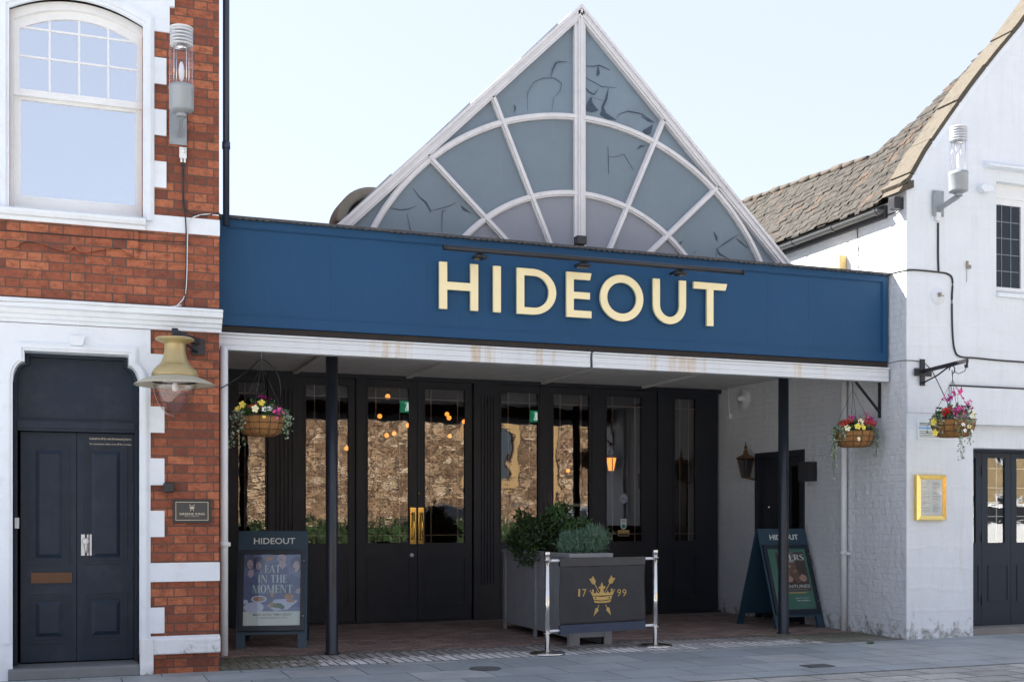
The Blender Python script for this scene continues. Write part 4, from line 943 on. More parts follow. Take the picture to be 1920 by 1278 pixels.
def D_(a, b, z0, z1, n=22):
    rx = (b - a) * .60; cx_ = b - rx
    return [(a, z0), (a, z1)] + [(cx_ + rx * sin(pi * i / n), (z0 + z1) / 2 + (z1 - z0) / 2 * cos(pi * i / n)) for i in range(n + 1)]
ring_letter([], D_(a, b, z0, z1), D_(a + s, b - s, z0 + .082, z1 - .082))
a, b = lx(1060), lx(1107); t = .084; ze = zm - .005
ring_letter([[(a, z0), (b - .0, z0), (b - .0, z0 + t), (a + s, z0 + t), (a + s, ze - .04), (b - .02, ze - .04), (b - .02, ze + .04), (a + s, ze + .04), (a + s, z1 - t), (b - .02, z1 - t), (b + .0, z1), (a, z1)]])
a, b = lx(1123), lx(1204); cxx = (a + b) / 2; rx, rz = (b - a) / 2, (z1 - z0) / 2 + .012; n = 48
ring_letter([], [(cxx + rx * cos(2 * pi * i / n), zm + rz * sin(2 * pi * i / n)) for i in range(n)], [(cxx + (rx - .093) * cos(2 * pi * i / n), zm + (rz - .093) * sin(2 * pi * i / n)) for i in range(n)])
a, b = lx(1222), lx(1284); cxx = (a + b) / 2; rx = (b - a) / 2; zc_ = z0 - .008 + rx * 1.02; n = 24
ring_letter([], [(a, z1)] + [(cxx - rx * cos(pi * i / n), zc_ - rx * 1.02 * sin(pi * i / n)) for i in range(n + 1)] + [(b, z1)], [(a + s, z1)] + [(cxx - (rx - s) * cos(pi * i / n), zc_ - (rx * 1.02 - .088) * sin(pi * i / n)) for i in range(n + 1)] + [(b - s, z1)], closed=False)
a, b = lx(1298), lx(1361); cxx = (a + b) / 2 - .005
ring_letter([[(a, z1), (a, z1 - t), (cxx - s / 2, z1 - t), (cxx - s / 2, z0), (cxx + s / 2, z0), (cxx + s / 2, z1 - t), (b - .025, z1 - t), (b, z1)]])
# light bar over the letters
yl = .0; a, b = at(833, 465, yl)[0], at(1392, 507, yl)[0]; zl = at(1100, 486, yl)[1]
lb = thing('sign_light', 'long thin black light bar mounted above the gold letters', 'light', (a, yl, zl))
m = MB(); m.tube([(a, yl, zl), (b, yl, zl)], .030, 14); m.tube([(a - .012, yl, zl), (a, yl, zl)], .034, 14); m.tube([(b, yl, zl), (b + .012, yl, zl)], .034, 14); m.build('tube', dark_metal, lb)
for p in (905, 1100, 1282):
    x = at(p, 480, .0)[0]; m = MB(); m.tube([(x, yl + .01, zl - .01), (x, FY - .02, zl - .015)], .018, 8); m.lathe([(0, -.03), (.075, -.03), (.085, -.005), (.06, .012), (0, .012)], (x + .0, yl + .09, zl - .045), 16); m.build('mount', dark_metal, lb)
px_, pz_ = at(1088, 452, .36); m = MB(); m.box(px_ - .062, px_ + .062, .30, .42, pz_ - .045, pz_ + .055); m.tube([(px_, .36, pz_ - .1), (px_, .36, pz_ - .045)], .03, 8)
tag(m.build('light_sensor', black_plastic, bevel=.008), 'small black cube sensor on top of the blue fascia in front of the centre mullion', 'sensor')

# ------------------------------------------------------------ drainpipes
m = MB(); xp = at(424, 200, .12)[0]; m.tube([(xp, .12, at(424, 405, .12)[1] - .1), (xp, .12, 9.7)], .034, 14)
for z in (5.4, 7.0): m.tube([(xp, .12, z), (xp, .12, z + .07)], .042, 14)
tag(m.build('drainpipe', pipe_blue), 'dark blue drainpipe at the corner of the brick building above the fascia', 'drainpipe')
p = thing('drainpipe', 'white drainpipe beside the brick pier, behind the hanging basket', 'drainpipe', (1.60, .35, 0), 'white drainpipes at the porch corners')
xp = 1.60; yp = .20; xp = at(420, 900, yp)[0] + .0
m = MB(); m.tube([(xp, yp, at(420, 1228, yp)[1]), (xp, yp, 3.36)], .042, 16); m.build('pipe', white_plastic, p)
m = MB(); zj = at(420, 1020, yp)[1]
m.tube([(xp, yp, zj - .03), (xp, yp, zj + .03)], .048, 16); m.box(xp - .07, xp + .07, yp + .02, yp + .04, zj - .02, zj + .02); m.build('bracket', white_plastic, p)
p = thing('drainpipe', 'white drainpipe on the grey painted side wall behind the right basket', 'drainpipe', (RX - .07, 1.3, 0), 'white drainpipes at the porch corners')
yp = side(1582, 900, RX - .07)[0]; m = MB(); m.tube([(RX - .07, yp, 0.0), (RX - .07, yp, 3.6)], .042, 16); m.build('pipe', white_plastic, p)
m = MB()
for py in (1037,): z = side(1582, py, RX - .07)[1]; m.tube([(RX - .07, yp, z - .03), (RX - .07, yp, z + .03)], .048, 16); m.box(RX - .09, RX - .02, yp - .09, yp - .04, z - .02, z + .02)
m.build('bracket', white_plastic, p)

# ------------------------------------------------------------ street lamps on the walls
def wall_lamp(x, zt, label):
    yl = -.40; t = thing('wall_lamp', label, 'lamp', (x, 0, zt - .68), 'cylinder lamps on the upper walls')
    R = .118; zb = zt - .82; zj = zt - .56
    m = MB(); m.lathe([(.03, zb - .01), (.075, zb), (.112, zb + .015), (R, zb + .03), (R, zj - .04), (R + .004, zj - .035), (R + .004, zj - .02), (R, zj - .015), (R, zj), (.09, zj), (0, zj)], (x, yl, 0), 32); m.build('housing', grey_metal, t)
    m = MB(); m.lathe([(R - .004, zj + .001), (R - .004, zt)], (x, yl, 0), 32); g = m.build('glass_tube', tube_glass, t, fix=False)
    m = MB()
    for k in range(5): z = zt - .015 - k * .033; m.lathe([(.04, z - .004), (R - .008, z - .016), (R - .008, z - .008), (.04, z + .004)], (x, yl, 0), 28)
    m.lathe([(0, zt - .003), (R - .004, zt - .003), (R - .004, zt + .006), (0, zt + .006)], (x, yl, 0), 28); m.build('louvre', white_plastic, t)
    m = MB()
    for k in range(4): a = 2 * pi * k / 4 + .5; m.tube([(x + .085 * cos(a), yl + .085 * sin(a), zj), (x + .085 * cos(a), yl + .085 * sin(a), zt - .15)], .004, 6)
    m.lathe([(0, zt - .17), (.05, zt - .17), (.06, zt - .2), (0, zt - .21)], (x, yl, 0), 16); m.build('rod', steel, t)
    m = MB(); m.sph((x, yl, zj + .14), .028, 12, 8, (1, 1, 3.6)); m.build('bulb', white_plastic, t)
    m = MB(); m.tube([(x, yl, zb - .045), (x, yl, zb)], .05, 12); m.bar((x + .01, 0, zb - .12), (x, yl, zb - .04), .04, .055); m.build('bracket', grey_metal, t)
    m = MB(); m.box(x - .085, x + .085, -.036, -.022, zb - .21, zb + .12)
    for i in (-1, 1):
        for j in (0, 1): m.sph((x + i * .065, -.038, zb - .19 + j * .28), .009, 8, 5)
    m.build('plate', grey_metal, t); return t
wall_lamp(1.075, 6.375, 'glass cylinder lamp on the red brick wall above the gold lamp')
wall_lamp(10.60, 6.50, 'glass cylinder lamp on the white gable wall beside the leaded window')

# gold hanging street lamp
yl = -.47; gx = at(328, 720, yl)[0]
Z = lambda zy: at(330, 600 + zy / 6.39, yl)[1]
t = thing('gold_lamp', 'large gold painted lamp with a wide brim and clear glass bowl on the brick pier', 'lamp', (gx, 0, Z(130)))
k = 11.6 / 2220 / 6.39; 
m = MB(); m.lathe([(0, Z(212)), (.185 - .02, Z(212)), (.185, Z(228)), (.183, Z(240)), (.15, Z(262)), (.105, Z(278)), (.098, Z(300)), (.100, Z(380)), (.112, Z(450)), (.135, Z(510)), (.158, Z(545)), (.172, Z(552)), (.178, Z(575)), (.198, Z(590)), (.205, Z(610)), (.218, Z(640)), (.222, Z(672)), (0.215, Z(680))], (gx, yl, 0), 36); m.build('hood', dull_gold, t)
m = MB(); m.lathe([(.21, Z(676)), (.24, Z(690)), (.30, Z(718)), (.355, Z(752)), (.385, Z(775)), (.387, Z(782)), (.35, Z(768)), (.29, Z(735)), (.22, Z(715)), (.19, Z(712))], (gx, yl, 0), 40); m.build('brim', lamp_underside, t)
m = MB(); m.lathe([(.205, Z(735)), (.208, Z(790)), (.196, Z(880)), (.168, Z(980)), (.125, Z(1070)), (.075, Z(1130)), (.035, Z(1158)), (0.005, Z(1166))], (gx, yl, 0), 32); m.build('glass_bowl', bowl_glass, t, fix=False)
m = MB(); m.lathe([(.20, Z(728)), (.214, Z(728)), (.214, Z(748)), (.20, Z(748))], (gx, yl, 0), 32)
for a in (2.4, 4.5, .5): m.box(gx + .2 * cos(a) - .012, gx + .2 * cos(a) + .012, yl + .2 * sin(a) - .012, yl + .2 * sin(a) + .012, Z(690), Z(668))
m.build('clip_ring', dark_metal, t)
m = MB(); m.lathe([(0, Z(740)), (.11, Z(740)), (.13, Z(700)), (0, Z(700))], (gx, yl, 0), 20); m.sph((gx, yl, Z(800)), .032, 12, 8, (1, 1, 1.4)); m.build('reflector', white_plastic, t)
bx_, bz_ = at(370, 635, 0); m = MB(); m.box(bx_ - .06, bx_ + .075, -.03, -.003, Z(330), Z(130)); m.bar((bx_, -.02, Z(170)), (gx, yl, Z(150)), .05, .06); m.tube([(gx, yl, Z(100)), (gx, yl, Z(213))], .032, 10); m.bar((bx_, -.02, Z(300)), (gx + .05, yl + .15, Z(190)), .02, .02)
m.build('bracket', dark_metal, t)

# plaque and alarm box on the brick pier
def crown_into(mb, P, cx, cz, s, depth=.001):
    """the brewery's crest: crown over two crossed arrows; P maps (u, v) to the prism plane, s is half the crown's width"""
    def pr(poly): mb.add([P(cx + u * s, cz + v * s, 0) for u, v in poly] + [P(cx + u * s, cz + v * s, depth) for u, v in poly], [list(range(len(poly))), list(range(2 * len(poly) - 1, len(poly) - 1, -1))] + [(i, (i + 1) % len(poly), len(poly) + (i + 1) % len(poly), len(poly) + i) for i in range(len(poly))])
    pr([(-.72, -.36), (-.62, -.52), (-.3, -.56), (0, -.57), (.3, -.56), (.62, -.52), (.72, -.36), (.3, -.44), (0, -.455), (-.3, -.44)])
    pr([(-.70, -.33), (0, -.425), (.70, -.33), (.80, -.10), (0, -.17), (-.80, -.10)])
    pr([(-.82, -.06), (-.3, -.115), (0, -.12), (.3, -.115), (.82, -.06), (1.02, .32), (.92, .24), (.84, .12), (.78, .2), (.86, .3), (.74, .34), (.66, .26), (.72, .14), (.60, .06), (.50, .12), (.46, .24), (.40, .12), (.28, .05), (.16, .14), (.13, .34), (.26, .36), (.28, .5), (.12, .50), (.08, .62), (0, .78), (-.08, .62), (-.12, .50), (-.28, .5), (-.26, .36), (-.13, .34), (-.16, .14), (-.28, .05), (-.40, .12), (-.46, .24), (-.50, .12), (-.60, .06), (-.72, .14), (-.66, .26), (-.74, .34), (-.86, .3), (-.78, .2), (-.84, .12), (-.92, .24), (-1.02, .32)])
    for sg in (-1, 1):
        A = Vector((sg * .80, 1.0)); B = Vector((-sg * .68, -1.35)); d = (B - A).normalized(); nn = Vector((-d.y, d.x))
        def seg_(t0, t1, w0, w1): a = A + d * t0; b = A + d * t1; pr([tuple(a - nn * w0), tuple(b - nn * w1), tuple(b + nn * w1), tuple(a + nn * w0)])
        seg_(.30, 1.02, .025, .025); seg_(1.98, 2.35, .025, .025)
        a = A + d * 2.30; pr([tuple(a - nn * .15), tuple(a + d * .5), tuple(a + nn * .15), tuple(a + d * -.12)])
        for q in range(5):
            a = A + d * (.0 + q * .085)
            for sd in (-1, 1): pr([tuple(a), tuple(a + d * .07), tuple(a + d * (-.06) + nn * sd * .17), tuple(a + d * (-.13) + nn * sd * .17)])
        seg_(-.05, .42, .03, .03)
a, z1 = at(324, 935, -.03); b, z0 = at(396, 980, -.03)
t = thing('plaque', 'small black framed brewery plaque on the brick pier', 'plaque', (a, 0, z0))
m = MB(); m.ring([(a, z0), (b, z0), (b, z1), (a, z1)], [(a + .018, z0 + .018), (b - .018, z0 + .018), (b - .018, z1 - .018), (a + .018, z1 - .018)], -.035, -.002); m.build('frame', black_plastic, t, bevel=.002)
m = MB(); m.box(a + .018, b - .018, -.022, -.003, z0 + .018, z1 - .018); m.build('board', pm('plaque_board', (.045, .045, .047), .4, bmp=0), t)
m = MB(); e = .028; m.ring([(a + e, z0 + e), (b - e, z0 + e), (b - e, z1 - e), (a + e, z1 - e)], [(a + e + .005, z0 + e + .005), (b - e - .005, z0 + e + .005), (b - e - .005, z1 - e - .005), (a + e + .005, z1 - e - .005)], -.024, -.022)
text_into(m, 'GREENE KING', a + .065, b - .065, z0 + .082, z0 + .104, lambda u, y, v: (u, y - .0225, v), .001, .012, space=1.1)
text_into(m, 'BURY ST EDMUNDS', a + .12, b - .12, z0 + .066, z0 + .073, lambda u, y, v: (u, y - .0225, v), .001, .005, space=1.1)
crown_into(m, lambda u, v, d_: (u, -.0225 - d_, v), (a + b) / 2, z0 + .158, .028); m.build('lettering', print_cream, t)
x, z = at(316, 914, -.05); m = MB(); m.box(x - .052, x + .052, -.10, -.001, z - .048, z + .05); tag(m.build('sensor_box', black_plastic, bevel=.012), 'small black plastic box on the brick pier above the brewery plaque', 'sensor')

# menu case and small notice on the right wall
a, z1 = at(1719, 889, -.06); b, z0 = at(1774, 975, -.06)
t = thing('menu_case', 'brass framed menu case on the white pier', 'menu case', (a, 0, z0))
m = MB(); e = .062; m.box(a + .003, b - .003, -.055, -.001, z0 + .003, z1 - .003)
O = [(a, z0), (b, z0), (b, z1), (a, z1)]; I = [(a + e, z0 + e), (b - e, z0 + e), (b - e, z1 - e), (a + e, z1 - e)]
v = [(p[0], -.06, p[1]) for p in O] + [(p[0], -.078, p[1]) for p in [(a + .012, z0 + .012), (b - .012, z0 + .012), (b - .012, z1 - .012), (a + .012, z1 - .012)]] + [(p[0], -.062, p[1]) for p in I]
m.add(v, [(i, (i + 1) % 4, 4 + (i + 1) % 4, 4 + i) for i in range(4)] + [(4 + i, 4 + (i + 1) % 4, 8 + (i + 1) % 4, 8 + i) for i in range(4)])
m.build('frame', gold_plain, t); m = MB(); m.box(a + e - .004, b - e + .004, -.058, -.0555, z0 + e - .004, z1 - e + .004); m.build('menu_sheet', print_white, t)
m = MB()
zz = z1 - e - .04
while zz > z0 + e + .03:
    for c0_, c1_ in ((a + e + .02, (a + b) / 2 - .015), ((a + b) / 2 + .015, b - e - .02)):
        if random.random() < .82: m.box(c0_, c0_ + (c1_ - c0_) * random.uniform(.45, 1), -.059, -.058, zz, zz + .004)
    zz -= random.choice((.010, .012, .022))
m.build('menu_print', print_grey, t)
m = MB(); m.box(a + e, b - e, -.0615, -.0605, z0 + e, z1 - e); m.build('glass', case_glass, t)
m = MB(); m.sph((a - .002, -.03, (z0 + z1) / 2), .012, 8, 6); m.build('lock', steel, t)
a, z1 = at(1720, 789, -.01); b, z0 = at(1771, 824, -.01); t = thing('notice', 'small white and blue notice behind the right hanging basket', 'notice', (a, 0, z0))
m = MB(); m.box(a, b, -.016, -.002, z0, z1); m.build('board', print_white, t); m = MB(); m.box(a + .02, b - .02, -.018, -.016, z0 + .13, z1 - .07); text_into(m, 'PUBLIC PARKING', a + .03, b - .03, z1 - .055, z1 - .025, lambda u, y, v: (u, y - .0165, v), .001, .01) if False else None
m.build('print', pm('notice_blue', (.25, .45, .68), .5), t)
m = MB()
for i in range(4): m.box(a + .03, a + .03 + (b - a - .06) * (.9 - .15 * (i % 2)), -.0175, -.016, z0 + .03 + i * .022, z0 + .038 + i * .022)
for i in range(2): m.box(a + .03, b - .05, -.0175, -.016, z1 - .03 - i * .02, z1 - .02 - i * .02)
m.build('small_print', print_dark, t)

# small things on the porch side wall
def sd(px, py, X=RX): return side(px, py, X)
y, z = sd(1386, 748, RX - .04); t = thing('bulkhead_light', 'round white bulkhead light high on the porch side wall', 'light', (RX, y, z))
m = MB(); Rm = Matrix.Rotation(radians(-90), 3, 'Y')
m.lathe([(0, 0), (.17, 0), (.17, .03), (.15, .04), (.05, .045), (.04, .10), (.03, .13), (0, .14)], (RX - .0, y - .1, z), 24, True, Rm); m.build('body', white_plastic, t)
y0_, z0_ = sd(1369, 722); y1_, z1_ = sd(1369, 780); m = MB(); m.tube([(ax(1243, 4.58), 4.57, z0_ + .0), (RX - .03, 4.57, z0_ + .01), (RX - .02, y0_, z0_), (RX - .02, y0_, z1_)], .014, 8); m.box(RX - .05, RX, y0_ - .05, y0_ + .04, z1_ - .05, z1_ + .04)
tag(m.build('conduit', white_plastic), 'thin white conduit running over the dark panels and down the side wall', 'conduit')
y, z = sd(1398, 867, RX - .16); t = thing('wall_lantern', 'old copper lantern with a pointed finial on the porch side wall', 'lantern', (RX - .16, y, z))
L = (RX - .16, y, 0)
zt_, zb_ = sd(1398, 828, RX - .16)[1], sd(1398, 896, RX - .16)[1]; zm_ = sd(1398, 858, RX - .16)[1]
m = MB(); m.lathe([(.0, zt_), (.012, zt_ - .02), (.006, zt_ - .05), (.028, zt_ - .075), (.028, zt_ - .10), (.012, zt_ - .12), (.035, zt_ - .135), (.045, zt_ - .19), (.06, zt_ - .20), (.165, zm_), (.17, zm_ - .01), (.15, zm_ - .02)], L, 6, False); m.build('cap', copper, t)
m = MB()
for i in range(6):
    a = 2 * pi * i / 6; m.tube([(L[0] + .145 * cos(a), L[1] + .145 * sin(a), zm_ - .01), (L[0] + .075 * cos(a), L[1] + .075 * sin(a), zb_ + .02)], .008, 6)
m.lathe([(0, zb_), (.06, zb_), (.085, zb_ + .02), (.07, zb_ + .03), (0, zb_ + .03)], L, 6, False); m.bar((L[0], L[1], zb_ + .01), (RX, L[1], zb_ - .02), .02, .03); m.build('cage', copper, t)
m = MB(); m.lathe([(.07, zb_ + .03), (.138, zm_ - .01)], L, 6, False); m.build('glass', lead_glass, t, fix=False)
y, z = sd(1515, 884, RX - .06); m = MB(); m.box(RX - .16, RX - .002, y - .14, y + .10, z - .14, z + .14); tag(m.build('loudspeaker', black_plastic, bevel=.006), 'square black loudspeaker on the side wall beside the black door', 'loudspeaker')
y, z = sd(1572, 495, RX - .05); m = MB(); m.box(RX - .12, RX - .002, y - .12, y + .10, z - .10, z + .10); tag(m.build('alarm_box', pm('alarm_yellow', (.75, .55, .22), .5), bevel=.008), 'pale yellow alarm box on the sunlit side wall above the fascia', 'alarm box')
y, z = sd(1692, 380, RX - .05); m = MB(); m.box(9.97, RX - .0, .05, .16, z - .07, z + .08); tag(m.build('junction_box', black_plastic, bevel=.006), 'black junction box at the end of the roof gutter', 'junction box')
m = MB(); x, z = at(343, 288, -.04); m.box(x - .035, x + .035, -.06, -.022, z - .05, z + .06); m.sph((x, -.06, z + .02), .03, 10, 6); m.tube([(x - .015, -.04, z - .09), (x - .015, -.04, z - .05)], .012, 6); m.tube([(x + .018, -.04, z - .09), (x + .018, -.04, z - .05)], .012, 6)
tag(m.build('junction_box', white_plastic, bevel=.004), 'small white junction box under the cylinder lamp on the brick wall', 'junction box')
m = MB(); x, z = at(1760, 407, -.04); m.box(x - .035, x + .035, -.05, -.002, z - .05, z + .06); tag(m.build('junction_box', white_plastic, bevel=.008), 'small white junction box under the cylinder lamp on the white gable', 'junction box')

# ------------------------------------------------------------ cables
def cable(label, pts, Y, r=.008, m_=None, name='cable', sag=0):
    P = []
    for i, p in enumerate(pts):
        yy = p[2] if len(p) > 2 else Y; x, z = at(p[0], p[1], yy); P.append(Vector((x, yy, z)))
    Q = []
    for i in range(len(P) - 1):      # smooth it
        p0, p1, p2, p3 = P[max(i - 1, 0)], P[i], P[i + 1], P[min(i + 2, len(P) - 1)]
        for k in range(5):
            t = k / 5; Q.append(.5 * ((2 * p1) + (p2 - p0) * t + (2 * p0 - 5 * p1 + 4 * p2 - p3) * t * t + (3 * p1 - p0 - 3 * p2 + p3) * t ** 3))
    Q.append(P[-1]); mb = MB(); mb.tube(Q, r, 6); return tag(mb.build(name, m_ or black_rubber), label, 'cable')
B_ = -.012; B2 = -.034
cable('black cable dropping from the brick wall lamp to the cornice', [(340, 300), (343, 330), (343, 380), (347, 400), (349, 440), (349, 500), (347, 545), (345, 578)], B2, .007)
cable('black cable curving right from the brick wall lamp to the fascia top', [(346, 300), (344, 340), (346, 385), (356, 400), (380, 404), (412, 400)], B2, .007)
cable('white cable running down the red brick beside the black one', [(410, 404), (385, 402), (362, 408), (353, 425), (351, 470), (350, 520), (346, 555), (332, 573)], B2, .006, white_plastic)
cable('black cable sagging along the top of the white cornice', [(-20, 564), (60, 567), (140, 571), (220, 576), (300, 578), (350, 581), (400, 583)], -.14, .010)
cable('white cable lying along the white cornice', [(-20, 562), (80, 567), (180, 573), (290, 577), (340, 572)], -.10, .006, white_plastic)
cable('thin black cable crossing the brick below the sash window', [(-20, 430), (60, 436), (140, 442), (230, 448), (300, 452), (350, 454)], -.035, .005)
cable('black cable running across the white wall under the right lamp and down to the right', [(1665, 515), (1690, 509), (1712, 506), (1758, 510), (1778, 514), (1786, 525), (1785, 560), (1786, 620), (1790, 655), (1800, 668), (1830, 671), (1870, 675), (1925, 679)], -.012, .012)
cable('short black cable between the junction box and the long cable on the white wall', [(1759, 418), (1759, 450), (1759, 480), (1760, 508)], -.012, .013)
cable('thin black cable looping from the fascia to the right hanging basket', [(1660, 683), (1690, 676), (1725, 678), (1745, 692, -.1), (1765, 730, -.35), (1778, 760, -.5), (1776, 775, -.55)], -.012, .006)
cable('thin cable hanging in a loop from the gold lamp to the left basket', [(414, 728, -.01), (440, 712, .3), (470, 690, .5), (488, 674, .6), (505, 682, .6), (522, 705, .62), (526, 740, .65), (520, 755, .7)], .5, .006)
yA = RX - .02
def side_cable(label, pts, r=.006, m_=None):
    P = [(yA, *side(a, b, yA)) for a, b in pts]; mb = MB(); mb.tube([(p[0], p[1], p[2]) for p in P], r, 6); return tag(mb.build('cable', m_ or black_rubber), label, 'cable')
side_cable('black cable down the sunlit side wall above the fascia', [(1690, 388), (1678, 398), (1640, 412), (1612, 422), (1607, 430), (1610, 470), (1609, 505)], .009)
side_cable('ragged black cable down the end of the blue fascia', [(1664, 530), (1663, 600), (1664, 660), (1662, 690)], .009)
# ------------------------------------------------------------ A-boards
def serif(mb, s, x0, x1, z0, z1, mp, ext=.001):
    """condensed Didone-like capitals: thick stems, thin bars, flat serifs"""
    Wd = dict(A=.72, B=.62, C=.62, E=.56, G=.7, H=.76, I=.34, M=.92, N=.78, O=.70, R=.68, S=.52, T=.66, U=.7, D=.7)
    tot = sum(.3 if c == ' ' else Wd[c] for c in s) + .07 * (len(s) - 1); k = (x1 - x0) / tot; h = z1 - z0; x = x0
    T = .17; t = .05
    def P(poly, ox, wd):
        v = [mp(ox + u * k, 0, z0 + w * h) for u, w in poly] + [mp(ox + u * k, -ext, z0 + w * h) for u, w in poly]; n = len(poly)
        mb.add(v, [list(range(n)), list(range(2 * n - 1, n - 1, -1))] + [(i, (i + 1) % n, n + (i + 1) % n, n + i) for i in range(n)])
    def R(a, b, c, d, ox): P([(a, c), (b, c), (b, d), (a, d)], ox, 0)
    def stem(a, ox, w=T): R(a, a + w, 0, 1, ox); R(a - .05, a + w + .05, 0, .035, ox); R(a - .05, a + w + .05, .965, 1, ox)
    def bowl(cx_, cz_, rx, rz, a0, a1, ox, th=T, tn=t, n=18):
        O = []; I = []
        for i in range(n + 1):
            a = radians(a0 + (a1 - a0) * i / n); O.append((cx_ + rx * cos(a), cz_ + rz * sin(a))); I.append((cx_ + (rx - th) * cos(a), cz_ + (rz - tn) * sin(a)))
        for i in range(n): P([O[i], O[i + 1], I[i + 1], I[i]], ox, 0)
    for c in s:
        if c == ' ': x += .3 * k + .07 * k; continue
        w = Wd[c]
        if c in 'EBRHTINDM' and c not in 'TNM': stem(.06, x)
        if c == 'E': R(.2, w, 0, .04, x); R(.2, w, .96, 1, x); R(.2, w - .12, .49, .53, x); R(w - .04, w, 0, .25, x); R(w - .04, w, .75, 1, x); R(w - .15, w - .11, .4, .62, x)
        if c == 'H': stem(w - .06 - T, x); R(.2, w - .2, .49, .53, x)
        if c == 'T': stem(w / 2 - T / 2, x); R(0, w, .96, 1, x); R(0, .04, .75, 1, x); R(w - .04, w, .75, 1, x)
        if c == 'A': P([(w / 2 - .06, 1), (w / 2 + .08, 1), (w - .02, 0), (w - .02 - T - .02, 0)], x, 0); P([(w / 2 - .06, 1), (w / 2 - .01, .95), (.1, 0), (.04, 0)], x, 0); R(.15, w - .2, .3, .34, x); R(-.03, .17, 0, .035, x); R(w - .27, w + .03, 0, .035, x)
        if c == 'N': R(.06, .11, 0, 1, x); R(w - .12, w - .07, 0, 1, x); P([(.02, 1), (.22, 1), (w - .07, 0), (w - .16, 0)], x, 0); R(-.01, .18, 0, .035, x); R(w - .2, w, .965, 1, x)
        if c == 'M': R(.06, .10, 0, 1, x); R(w - .06 - T, w - .06, 0, 1, x); P([(.02, 1), (.22, 1), (w / 2 + .02, 0), (w / 2 - .06, 0)], x, 0); P([(w - .2, 1), (w - .14, 1), (w / 2 + .02, 0), (w / 2 - .02, 0)], x, 0); R(-.01, .17, 0, .035, x); R(w - .27, w, 0, .035, x); R(w - .2, w, .965, 1, x)
        if c == 'O': bowl(w / 2, .5, w / 2, .52, 0, 360, x, n=32)
        if c == 'B': bowl(.3, .75, w - .36, .25, -90, 90, x, th=.15); bowl(.3, .26, w - .32, .27, -90, 90, x, th=.16)
        if c == 'R': bowl(.3, .73, w - .38, .27, -90, 90, x, th=.15); P([(.3, .46), (.46, .46), (w + .02, 0), (w - .16, 0)], x, 0)
        if c == 'S': bowl(w / 2, .74, w / 2 - .02, .26, 30, 230, x, th=.12, tn=.05); bowl(w / 2, .25, w / 2, .27, -150, 60, x, th=.14, tn=.05); P([(.06, .66), (.2, .76), (w - .03, .34), (w - .18, .24)], x, 0)
        x += (w + .07) * k
